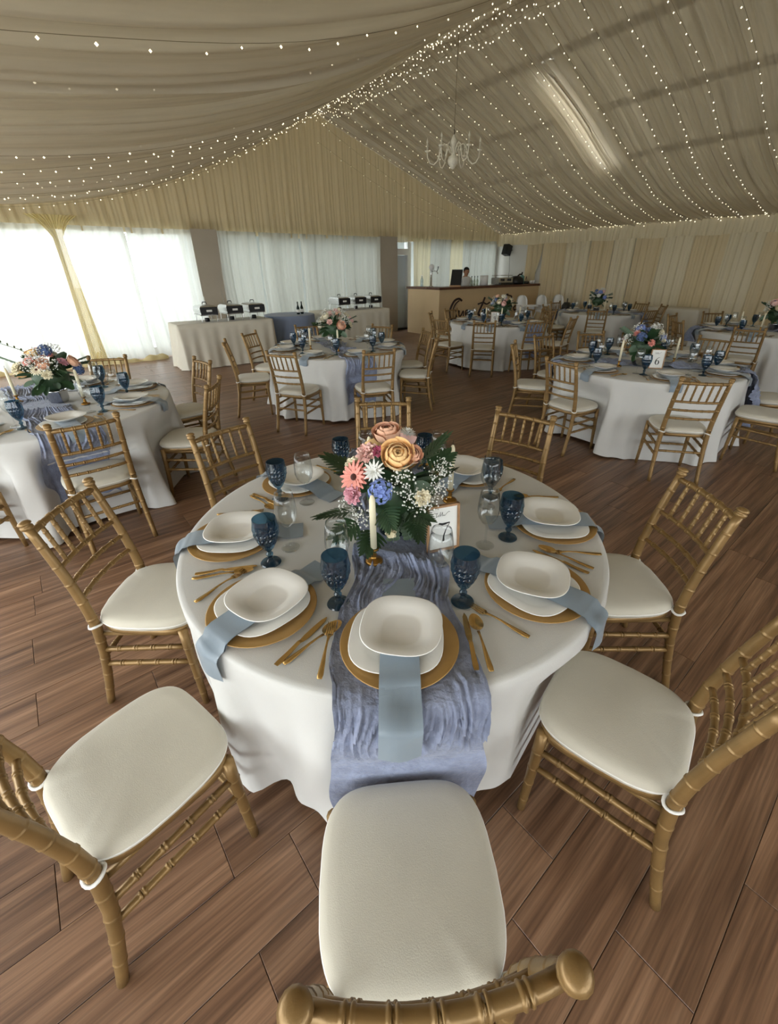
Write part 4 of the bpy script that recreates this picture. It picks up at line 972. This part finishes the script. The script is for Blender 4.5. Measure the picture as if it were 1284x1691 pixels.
def sign(d, loc, rz, label, W, H, lean):
    r = empty('table_number_sign', loc, rz, label=label, cat='table sign', group='table number signs')
    tl = Matrix.Rotation(-lean, 4, 'X')
    def pc(n, mb, m, par=r, sm=False): return link(n, mb.xf(tl).mesh(n, m, sm), par)
    fr = MB()
    for c_, dd in (((-W / 2 + .004, 0, H / 2), (.008, .014, H)), ((W / 2 - .004, 0, H / 2), (.008, .014, H)), ((0, 0, .004), (W, .014, .008)), ((0, 0, H - .004), (W, .014, .008))): fr.box(c_, dd)
    pc('frame', fr, FRAMEWOOD); cdm = pc('card', MB().box((0, .002, H / 2), (W - .012, .004, H - .012)), CARD)
    mb = MB()
    for pts, wd in digit(d): mb.add(*ribbon([(x * .075 + .004, z * .075 + H * .40) for x, z in pts], [q * .075 for q in wd] if hasattr(wd, '__len__') else wd * .075, .0008))
    pc('number', mb, INK, cdm)
    mb = MB(); w_ = .0014; z0 = H * .79; s = .011
    script = [(-2.6, .6), (-1.6, .9), (-2.0, .3), (-2.2, -.6), (-1.7, -.4), (-1.3, .1), (-1.5, -.4), (-1.1, -.5), (-.8, .1), (-.5, 1.1), (-.7, .2), (-.6, -.5), (-.2, .0), (.2, 1.0), (.05, .1), (.2, -.5), (.6, -.2), (.7, .1), (.5, -.3), (.9, -.5), (1.6, .3), (2.4, .9), (3.0, .6)]
    fine = []
    for i in range(len(script) - 1):
        for t in (0, .33, .66): fine.append((script[i][0] * (1 - t) + script[i + 1][0] * t, script[i][1] * (1 - t) + script[i + 1][1] * t))
    mb.add(*ribbon([(x * s - .004, z * s + z0) for x, z in fine], w_, .0008)); pc('script_line', mb, INK, cdm)
    pc('easel_leg', MB().tube([(0, .008, H * .7), (0, .008 + .05, .01)], .003, 6), FRAMEWOOD)
sign('7', (.935, .955, TOPZ + .009), math.radians(-19), 'wood-framed card with number seven leaning by the bouquet', .128, .185, .10)
sign('6', (4.84, 1.985, TOPZ + .010), math.radians(-52), 'framed card with number six before the blue hydrangeas', .135, .19, .08)
sign('9', (6.68, 5.78, TOPZ + .010), math.radians(-42), 'framed card with number nine at the table by the bar', .15, .20, .08)

# ------------------------------------------------------------------ buffet
def rect_cloth(x0, x1, y0, y1, zt, seed, m, amp=.03):
    P = wob(seed, (.19, .31, .53), (.4, .4, .4)); pts = []; N = 60
    per = [(x0, y0), (x1, y0), (x1, y1), (x0, y1)]
    ring = []; 
    for k in range(4):
        a, b = Vector(per[k] + (0,)), Vector(per[(k + 1) % 4] + (0,)); n = max(8, int((b - a).length / .025)); t = (b - a).normalized(); nr = Vector((t.y, -t.x, 0))
        for i in range(n):
            q = a.lerp(b, i / n); c_ = min(1, min(i, n - i) / n * 6); ring.append((q, nr if i else (nr + Vector((nr.y, -nr.x, 0)) * -1).normalized()))
    n = len(ring); cx, cy = (x0 + x1) / 2, (y0 + y1) / 2; v = [(cx, cy, zt)]; rows = []
    for s, z, k in ((.5, zt, 0), (.97, zt, 0), (1, zt - .004, 0)): rows.append([(cx + (q.x - cx) * s, cy + (q.y - cy) * s, z) for q, d in ring])
    S = 10
    for j in range(1, S + 1):
        t = j / S; row = []; acc = 0
        for i, (q, d) in enumerate(ring):
            o = .012 + .05 * t + amp * t ** .8 * P(i * .025); row.append((q.x + d.x * o, q.y + d.y * o, zt - .004 + (.012 - zt) * t))
        rows.append(row)
    v += [p for r_ in rows for p in r_]
    f = [(0, 1 + i, 1 + (i + 1) % n) for i in range(n)] + [(1 + j * n + i, 1 + (j + 1) * n + i, 1 + (j + 1) * n + (i + 1) % n, 1 + j * n + (i + 1) % n) for j in range(len(rows) - 1) for i in range(n)]
    return MB().add(v, f).mesh('tablecloth', m)
def buffet_table(x0, x1, y0, y1, zt, seed, lt, lc, m=GREYCLOTH):
    t = empty('trestle_table', ((x0 + x1) / 2, (y0 + y1) / 2, 0), label=lt, cat='table', group='cloth-covered trestle tables')
    w_, d = x1 - x0, y1 - y0
    link('tabletop', MB().box((0, 0, zt - .025), (w_ - .02, d - .02, .03)).mesh('tabletop', FRAMEWOOD, False), t)
    for a in (-1, 1):
        for b in (-1, 1): link('leg', MB().tube([(a * (w_ / 2 - .15), b * (d / 2 - .1), 0), (a * (w_ / 2 - .15), b * (d / 2 - .1), zt - .04)], .015, 8).mesh('leg', DSTEEL), t)
    tag(link('tablecloth', rect_cloth(x0, x1, y0, y1, zt, seed, m)), lc, 'tablecloth', 'buffet tablecloths')
BZ = .81
buffet_table(1.78, 3.62, 8.98, 9.68, BZ, 501, 'trestle table under the left buffet cloth', 'ivory floor-length cloth on the left buffet table')
buffet_table(5.02, 6.92, 9.45, 10.15, BZ, 502, 'trestle table under the right buffet cloth', 'ivory floor-length cloth on the right buffet table')
def blue_table():
    t = empty('round_table', (4.31, 9.70, 0), label='round table under the dusty blue cloth between the buffets', cat='table')
    link('tabletop', MB().lathe([(0, .77), (.53, .77), (.53, .795), (0, .795)], 40).mesh('tabletop', FRAMEWOOD), t)
    link('pedestal', MB().lathe([(0, 0), (.25, 0), (.25, .02), (.04, .05), (.04, .77), (0, .77)], 20).mesh('pedestal', DSTEEL), t)
    me = cloth_mesh(.55, 77, .015, .045, .05, (8, 13, 5)); me.materials[0] = BLUECLOTH
    o = link('tablecloth', me, loc=(4.31, 9.70, .047)); o.scale = (1, 1, 1.0)
    tag(o, 'dusty blue cloth on the small round table between the buffets', 'tablecloth')
    B_ = [('body', MB().lathe([(0, 0), (.032, 0), (.034, .01), (.034, .13), (.012, .19), (.012, .25), (0, .25)], 18).mesh('body', VASEGL), None, []), ('cap', MB().lathe([(.0135, .22), (.014, .255), (0, .257)], 12).mesh('cap', BLACK), None, []), ('paper_label', MB().lathe([(.0345, .04), (.0345, .10)], 18).mesh('paper_label', CARD), None, [])]
    spawn(B_, 'bottle', (4.44, 9.5, .807), 0, label='dark bottle on the blue round table, left one of two', cat='bottle', group='bottles on the blue table')
    spawn(B_, 'bottle', (4.56, 9.56, .807), 1, label='dark bottle on the blue round table, right one of two', cat='bottle', group='bottles on the blue table')
blue_table()
def chafer_kit():
    k = []
    def part(n, mb, m, sm=False, subs=()): k.append((n, mb.mesh(n, m, sm), None, list(subs)))
    for x in (-.14, .14):
        for y in (-.2, .2): part('leg', MB().tube([(x * 1.05, y, 0), (x, y, .15)], .006, 6), STEEL)
    part('frame', MB().tube([(-.16, -.23, .13), (.16, -.23, .13), (.16, .23, .13), (-.16, .23, .13)], .008, 6, closed=True), STEEL)
    part('water_pan', MB().box((0, 0, .150), (.30, .46, .06)).box((0, 0, .184), (.33, .49, .01)), STEEL)
    prof = [(1, 0), (1, .035), (.96, .07), (.8, .095), (.45, .108), (.0, .110)]; v = []
    for r_, z in prof: v += [(.165 * r_ * a, .245 * max(r_, .2) * b, .19 + z) for a, b in ((-1, -1), (1, -1), (1, 1), (-1, 1))]
    part('lid', MB().add(v, [(j * 4 + i, j * 4 + (i + 1) % 4, (j + 1) * 4 + (i + 1) % 4, (j + 1) * 4 + i) for j in range(5) for i in range(4)]), STEEL)
    part('front_plate', MB().box((0, -.252, .205), (.31, .008, .13)), BLACK, False, [('name_card', MB().box((0, -.258, .205), (.10, .004, .035)).mesh('name_card', CARD, False), None)])
    part('lid_handle', MB().tube([(-.04, 0, .31), (-.03, 0, .345), (.03, 0, .345), (.04, 0, .31)], .009, 8), BLACK, True)
    part('burner', MB().lathe([(0, 0), (.045, 0), (.045, .06), (.03, .065), (0, .065)], 16), BLACK, True)
    return k
CH = chafer_kit()
for i, (x, y, rz, lb) in enumerate(((2.42, 9.30, .0, 'left of three on the left buffet'), (2.90, 9.30, .03, 'middle of three on the left buffet'), (3.36, 9.32, -.02, 'right of three on the left buffet'),
                                   (5.66, 9.78, .02, 'left of three on the right buffet'), (6.14, 9.80, -.02, 'middle of three on the right buffet'), (6.60, 9.82, .0, 'right of three on the right buffet'))):
    spawn(CH, 'chafing_dish', (x, y, BZ + .002), rz, label='steel chafing dish with black front, ' + lb, cat='chafing dish', group='chafing dishes')

# ------------------------------------------------------------------ bar
BT = 1.235
def bar():
    A, B, Cc = Vector((8.44, 10.62, 0)), Vector((8.52, 9.36, 0)), Vector((12.66, 9.26, 0))
    r = empty('bar_counter', B, label='beige bar counter with brown wooden top and painted lettering', cat='bar'); o = B
    def slab(a, b, th, z0, z1, side):
        d = (b - a).normalized(); n = Vector((-d.y, d.x, 0)) * side; P = [a, b, b + n * th, a + n * th]
        v = [(p - o + Vector((0, 0, z0))) for p in P] + [(p - o + Vector((0, 0, z1))) for p in P]
        return v, [(3, 2, 1, 0), (4, 5, 6, 7), (0, 1, 5, 4), (1, 2, 6, 5), (2, 3, 7, 6), (3, 0, 4, 7)]
    link('front_panel', MB().add(*slab(B, Cc, .05, 0, BT - .06, 1)).mesh('front_panel', BARPANEL, False), r)
    link('end_panel', MB().add(*slab(A, B, .05, 0, BT - .06, 1)).mesh('end_panel', BARPANEL, False), r)
    link('worktop', MB().add(*slab(B + Vector((-.04, -.04, 0)), Cc + Vector((.0, -.04, 0)), .52, BT - .06, BT, 1)).mesh('worktop', BARWOOD, False), r)
    link('end_worktop', MB().add(*slab(A + Vector((-.04, .02, 0)), B + Vector((-.04, .48, 0)), .46, BT - .06, BT, 1)).mesh('end_worktop', BARWOOD, False), r)
    link('shelf', MB().add(*slab(B + Vector((.1, .1, 0)), Cc + Vector((0, .1, 0)), .35, .5, .53, 1)).mesh('shelf', BARWOOD, False), r)
    S = [([(348, 152), (322, 133), (290, 152), (265, 205), (253, 265), (262, 318), (288, 330), (312, 300), (322, 250), (300, 244)], 13), ([(285, 312), (281, 240), (298, 185), (326, 152)], 8),
         ([(332, 245), (330, 285), (345, 300), (366, 250), (368, 300)], 8), ([(384, 276), (408, 262), (400, 242), (385, 255), (388, 290), (412, 300)], 8), ([(455, 243), (434, 258), (452, 278), (430, 300)], 8),
         ([(545, 120), (522, 200), (497, 278), (512, 296)], 13), ([(488, 186), (530, 170), (566, 186), (592, 168)], 9), ([(575, 240), (556, 258), (572, 280), (552, 300)], 8),
         ([(665 + 24 * math.cos(a), 163 + 32 * math.sin(a)) for a in np.linspace(0, 2 * PI, 16)], 8), ([(758, 90), (732, 100), (702, 160), (682, 232), (692, 256)], 12),
         ([(735, 96), (790, 105), (790, 145), (735, 165), (800, 185), (795, 235), (735, 255), (692, 240)], 10), ([(860, 200), (830, 215), (835, 250), (865, 235), (870, 200), (875, 255)], 8), ([(900, 205), (905, 255), (910, 215), (940, 205)], 8)]
    for pts, wd in S:
        fine = [(pts[0][0] + 0.0, pts[0][1] + 0.0)]
        P = [Vector((a, b, 0)) for a, b in pts]
        fine = []
        for i in range(len(P) - 1):
            p0, p1, p2, p3 = P[max(i - 1, 0)], P[i], P[i + 1], P[min(i + 2, len(P) - 1)]
            for t in np.linspace(0, 1, 6)[:-1]: fine.append(.5 * ((2 * p1) + (p2 - p0) * t + (2 * p0 - 5 * p1 + 4 * p2 - p3) * t * t + (3 * p1 - p0 - 3 * p2 + p3) * t ** 3))
        fine.append(P[-1]); q = []
        for c in fine:
            px, py = 700 + c.x / 5.836, 470 + c.y / 5.836; x = 9.22 + (px - 755) * .0270; z = .98 - .0159 * (py - 490) - (px - 755) * .0011; q.append((x, z))
        y = lambda x: B.y + (Cc.y - B.y) * (x - B.x) / (Cc.x - B.x)
        link('lettering', MB().tube([(x - o.x, y(x) - .006 - o.y, z) for x, z in q], [wd / 5.836 * .0135] * len(q), 6).mesh('lettering', LETTER), r)
bar()
def bar_items():
    z = BT + .001
    k = [('body', MB().lathe([(0, 0), (.04, 0), (.042, .01), (.042, .16), (.015, .24), (.013, .27), (0, .27)], 18).mesh('body', glass('pale_plastic', (.82, .9, .95, 1), 1.3, .05, (srgb(190, 205, 215), .3))), None, []), ('cap', MB().lathe([(.015, .265), (.015, .285), (0, .286)], 12).mesh('cap', WHITEP), None, [])]
    spawn(k, 'water_bottle', (8.62, 10.22, z), 0, label='clear plastic water bottle at the left end of the bar', cat='bottle')
    k = [('column', MB().lathe([(0, 0), (.06, 0), (.06, .02), (.03, .03), (.028, .40), (.034, .42), (0, .43)], 18).mesh('column', STEEL), None, []), ('medallion', MB().lathe([(0, -.015), (.07, -.015), (.075, 0), (.07, .015), (0, .015)], 24).mesh('medallion', WHITEP), T((0, -.03, .48)) @ Matrix.Rotation(PI / 2, 4, 'X'), []),
         ('spout', MB().tube([(0, 0, .38), (.10, -.04, .39), (.16, -.06, .36), (.165, -.06, .32)], .012, 8).mesh('spout', STEEL), None, []), ('tap_lever', MB().tube([(.14, -.05, .38), (.17, -.05, .43), (.18, -.05, .50)], [.01, .01, .016], 8).mesh('tap_lever', BLACK), None, [])]
    spawn(k, 'beer_tap', (8.68, 9.90, z), -.5, label='chrome beer tap with round white badge on the bar', cat='beer tap')
    k = [('chalkboard', MB().box((0, 0, .22), (.30, .015, .44)).mesh('chalkboard', BLACK, False), T((0, 0, .01)) @ Matrix.Rotation(-.38, 4, 'X'), []), ('easel_leg', MB().tube([(0, .15, .36), (0, .30, .0)], .008, 6).mesh('easel_leg', FRAMEWOOD), None, []), ('foot_ledge', MB().box((0, -.02, .02), (.3, .06, .035)).mesh('foot_ledge', FRAMEWOOD, False), None, [])]
    spawn(k, 'menu_board', (9.15, 9.42, z), math.radians(-58), label='black tilted menu board standing on the bar', cat='menu board')
    k = [('glass_body', MB().lathe([(0, 0), (.028, 0), (.03, .01), (.03, .13), (.011, .18), (.011, .22), (0, .22)], 14).mesh('glass_body', glass('syrup_glass', (.8, .86, .78, 1), 1.4, .03, (srgb(170, 180, 160), .4))), None, []), ('stopper', MB().lathe([(.013, .215), (.015, .25), (0, .255)], 10).mesh('stopper', BLACK), None, [])]
    for i, (x, lb) in enumerate(((9.94, 'left'), (10.06, 'middle'), (10.18, 'right'))): spawn(k, 'syrup_bottle', (x, 9.58, z), 0, label=f'pale bottle with black stopper beside the bartender, {lb} of three', cat='bottle', group='three bottles on the bar')
    k = [('paper', MB().lathe([(.02, 0), (.115, 0), (.115, .26), (.02, .26)], 28).mesh('paper', WHITEP), None, []), ('core', MB().lathe([(.02, 0), (.02, .26)], 14).mesh('core', FRAMEWOOD), None, [])]
    spawn(k, 'paper_towel_roll', (10.48, 9.60, z), 0, label='large white paper towel roll standing on the bar', cat='paper roll')
    k = [('body', MB().box((0, 0, .10), (.62, .3, .18)).mesh('body', STEEL, False), None, []), ('drip_tray', MB().box((0, -.18, .03), (.55, .1, .05)).mesh('drip_tray', DSTEEL, False), None, []), ('cup_rail', MB().tube([(-.3, -.14, .25), (.3, -.14, .25), (.3, .14, .25), (-.3, .14, .25)], .008, 6, closed=True).mesh('cup_rail', STEEL), None, []),
         ('group_head', MB().lathe([(0, 0), (.035, 0), (.035, .06), (0, .06)], 14).mesh('group_head', BLACK), T((-.15, -.18, .1)), []), ('group_head', MB().lathe([(0, 0), (.035, 0), (.035, .06), (0, .06)], 14).mesh('group_head', BLACK), T((.15, -.18, .1)), [])]
    for x in (-.31, .31): k.append(('rail_post', MB().tube([(x * .95, 0, .19), (x * .95, 0, .25)], .006, 6).mesh('rail_post', STEEL), None, []))
    spawn(k, 'espresso_machine', (11.25, 9.58, z), 0, label='low steel coffee machine on the bar beside the paper roll', cat='coffee machine')
    k = [('grinder_body', MB().lathe([(0, 0), (.24, 0), (.25, .05), (.22, .16), (.12, .22), (0, .23)], 20, fn=lambda th, j: 1 if math.cos(th) > 0 else .75).mesh('grinder_body', BLACK), None, []), ('grip', MB().tube([(.05, 0, .2), (.2, 0, .27), (.3, 0, .26), (.33, 0, .32)], .022, 8).mesh('grip', BLACK), None, [])]
    spawn(k, 'black_machine', (11.86, 9.56, z), .1, label='black rounded appliance with raised handle on the bar', cat='appliance')
    tag(link('green_box', MB().box((0, 0, .11), (.12, .1, .22)).box((0, 0, .235), (.05, .05, .03)).mesh('green_box', mat('pale_green_carton', srgb(120, 168, 158), .6), False), loc=(12.18, 9.58, z)), 'pale green carton beside the black appliance', 'carton')
    k = [('basket', MB().lathe([(0, 0), (.09, 0), (.10, .07), (.09, .07), (.085, .01), (0, .01)], 18).mesh('basket', DSTEEL), None, []), ('handle', MB().tube([(-.09, 0, .07), (0, 0, .2), (.09, 0, .07)], .01, 6).mesh('handle', BARWOOD), None, [])]
    spawn(k, 'small_basket', (12.36, 9.55, z), .3, label='small dark basket near the right end of the bar', cat='basket')
    cup = [('bowl', MB().lathe([(0, 0), (.03, 0), (.045, .05), (.047, .09), (.043, .09), (.04, .05), (0, .008)], 18).mesh('bowl', PORC), None, []), ('handle', MB().tube([(.045, 0, .07), (.075, 0, .06), (.07, 0, .03), (.042, 0, .03)], .006, 6).mesh('handle', PORC), None, [])]
    for x, lb in ((12.49, 'left'), (12.60, 'right')): spawn(cup, 'coffee_cup', (x, 9.45, z), .5, label=f'white coffee cup at the right end of the bar, {lb} one', cat='cup', group='coffee cups on the bar')
    k = [('cabinet', MB().box((0, 0, 0), (.20, .22, .30)).mesh('cabinet', BLACK, False), Matrix.Rotation(.3, 4, 'Y'), []), ('bracket', MB().tube([(.08, 0, 0), (.26, 0, .0)], .015, 6).mesh('bracket', BLACK), None, []), ('cable', MB().tube([(.15, 0, -.1), (.24, .02, -.6), (.25, .05, -1.0)], .006, 5).mesh('cable', DSTEEL), None, [])]
    spawn(k, 'wall_speaker', (12.55, 10.6, 2.2), 0, label='small black speaker mounted on the white wall by the bar', cat='speaker')
bar_items()
def person():
    """bartender: one skinned body, bending slightly over the bar"""
    V = []; E = []; Rr = []
    def v(x, y, z, r, link_to=None, ry=None):
        V.append((x, y, z)); Rr.append((r, ry or r)); i = len(V) - 1
        if link_to is not None: E.append((link_to, i))
        return i
    pel = v(0, 0, .93, .145, None, .11); wa = v(0, -.01, 1.08, .14, pel, .105); ch = v(0, -.03, 1.28, .165, wa, .115); sh = v(0, -.04, 1.40, .11, ch, .085)
    nk = v(0, -.055, 1.47, .052, sh); hd = v(0, -.075, 1.53, .062, nk, .07); h1 = v(0, -.085, 1.60, .078, hd, .095); h2 = v(0, -.08, 1.66, .07, h1, .085)
    for s in (-1, 1):
        a = v(s * .17, -.04, 1.39, .062, sh); b = v(s * .225, -.05, 1.22, .052, a); e = v(s * .235, -.09, 1.09, .042, b); w_ = v(s * .14, -.30, 1.13, .030, e); hnd = v(s * .11, -.37, 1.14, .034, w_, .02)
        for q, (dx, L) in enumerate(((-.024, .058), (-.008, .07), (.008, .074), (.024, .062))):
            f1 = v(s * .11 + dx, -.415, 1.14, .0095, hnd); f2 = v(s * .11 + dx, -.415 - L * .6, 1.125, .0085, f1); v(s * .11 + dx, -.415 - L * .9, 1.10, .0075, f2)
        t1 = v(s * .11 - s * .04, -.385, 1.135, .010, hnd); v(s * .11 - s * .052, -.42, 1.125, .008, t1)
        hp = v(s * .09, 0, .88, .095, pel); kn = v(s * .10, -.01, .50, .062, hp); an = v(s * .10, .02, .09, .042, kn); to = v(s * .11, -.10, .045, .04, an, .03)
    me = bpy.data.meshes.new('person'); me.from_pydata(V, E, []); o = bpy.data.objects.new('person', me); C.objects.link(o)
    m = o.modifiers.new('skin', 'SKIN'); sv = me.skin_vertices[0].data
    for i, (a, b) in enumerate(Rr): sv[i].radius = (a, b); sv[i].use_root = (i == 0)
    sub = o.modifiers.new('sub', 'SUBSURF'); sub.levels = 2; sub.render_levels = 2
    dg = bpy.context.evaluated_depsgraph_get(); nm = bpy.data.meshes.new_from_object(o.evaluated_get(dg)); o.modifiers.clear(); o.data = nm
    SK = mat('bartender_skin', srgb(176, 128, 100), .6); WH = mat('white_shirt_cloth', srgb(228, 228, 226), .8); TR = mat('dark_trousers_cloth', srgb(38, 38, 42), .8); SHO = mat('black_shoe', srgb(20, 20, 20), .4)
    nm.materials.clear()
    for q in (WH, SK, TR, SHO): nm.materials.append(q)
    for p in nm.polygons:
        c = p.center; p.use_smooth = True
        p.material_index = 1 if c.z > 1.46 or (c.y < -.22 and c.z > 1.0) else (3 if c.z < .10 else (2 if c.z < .96 else 0))
    o.location = (10.33, 10.25, 0); o.rotation_euler = (0, 0, math.radians(-15))
    tag(o, 'person in white shirt with short dark hair standing behind the bar', 'person')
    hair = MB(); n = 18
    hair.add([( .086 * math.sin(ph) * math.cos(t), -.075 + .105 * math.sin(ph) * math.sin(t), 1.625 + .098 * math.cos(ph) - (.03 if math.sin(t) > .2 else 0) * (ph > 1.2)) for ph in np.linspace(.02, 1.75, 8) for t in np.linspace(0, 2 * PI, n + 1)[:-1]],
             [(j * n + k, j * n + (k + 1) % n, (j + 1) * n + (k + 1) % n, (j + 1) * n + k) for j in range(7) for k in range(n) if not (j > 3 and 10 <= k <= 16)])
    link('hair', hair.mesh('hair', mat('dark_hair', srgb(26, 22, 20), .7)), o)
    for s in (-1, 1):
        link('ear', MB().ball((s * .082, -.075, 1.585), .02, 8, 6, 1.5).mesh('ear', SK), o)
        link('eye', MB().ball((s * .03, -.172, 1.595), .009, 8, 6).mesh('eye', mat('eye', srgb(30, 24, 22), .3)), o)
    link('nose', MB().add([(-.014, -.168, 1.555), (.014, -.168, 1.555), (0, -.200, 1.557), (0, -.17, 1.60)], [(0, 1, 2), (0, 2, 3), (1, 3, 2)]).mesh('nose', SK), o)
    link('mouth', MB().box((0, -.160, 1.53), (.045, .012, .008)).mesh('mouth', mat('lips', srgb(140, 84, 76), .5), False), o)
person()

# ------------------------------------------------------------------ high chairs, side table, bag
def high_chairs():
    k = []
    def part(n, mb, m=WHITEP, sm=True): k.append((n, mb.mesh(n, m, sm), None, []))
    for a in (-1, 1):
        for b in (-1, 1): part('leg', MB().tube([(a * .27, b * .27, 0), (a * .15, b * .14, .58)], .015, 8))
    part('seat', MB().box((0, 0, .59), (.34, .32, .05)), WHITEP, False)
    v = [(.16 * math.sin(t) * s, -.15 - .05 * (h / .4) + .02 * math.cos(3 * t), .60 + h) for h, s in ((0, 1), (.15, 1.05), (.28, .98), (.35, .8), (.39, .45), (.40, .05)) for t in np.linspace(-PI / 2, PI / 2, 9)]
    mb = MB().add(v, [(j * 9 + i, j * 9 + i + 1, (j + 1) * 9 + i + 1, (j + 1) * 9 + i) for j in range(5) for i in range(8)]); mb.add([(x, y - .03, z) for x, y, z in v], [(j * 9 + i, (j + 1) * 9 + i, (j + 1) * 9 + i + 1, j * 9 + i + 1) for j in range(5) for i in range(8)])
    part('backrest', mb)
    part('tray', MB().box((0, .22, .75), (.44, .28, .025)).box((0, .22, .768), (.44, .02, .02)), WHITEP, False)
    for a in (-1, 1): part('arm', MB().box((a * .185, .06, .70), (.025, .32, .1)), WHITEP, False)
    for x, y, lb in ((10.75, 8.25, 'left of three, beside the bar'), (11.3, 8.0, 'middle of three, beside the bar'), (11.75, 7.75, 'right of three, before the gold curtain')):
        spawn(k, 'high_chair', (x, y, 0), math.radians(215 - 90 + 30), label='white child high chair, ' + lb, cat='high chair', group='white high chairs')
high_chairs()
buffet_table(11.95, 12.55, 4.3, 5.55, .80, 503, 'table under the pale sheer cloth by the right wall', 'pale grey cloth on the small table by the right wall')
k_ = [('body', MB().lathe([(0, 0), (.18, 0), (.2, .05), (.19, .2), (.12, .27), (0, .28)], 20, fn=lambda th, j: 1 - .35 * abs(math.sin(th))).mesh('body', BLACK), None, []), ('handle', MB().tube([(-.12, 0, .24), (-.08, 0, .36), (.08, 0, .36), (.12, 0, .24)], .012, 6).mesh('handle', BLACK), None, [])]
spawn([('seat', MB().box((0, 0, .55), (.42, .42, .04)).mesh('seat', BARWOOD, False), None, [])] + [('leg', MB().tube([(a * .18, b * .18, 0), (a * .17, b * .17, .53)], .016, 6).mesh('leg', BARWOOD), None, []) for a in (-1, 1) for b in (-1, 1)], 'stool', (11.35, 7.32, 0), .3, label='wooden stool behind the far round table holding the black bag', cat='stool')
spawn(k_, 'hand_bag', (11.35, 7.32, .572), .6, label='black bag resting on a stool behind the far round table', cat='bag')
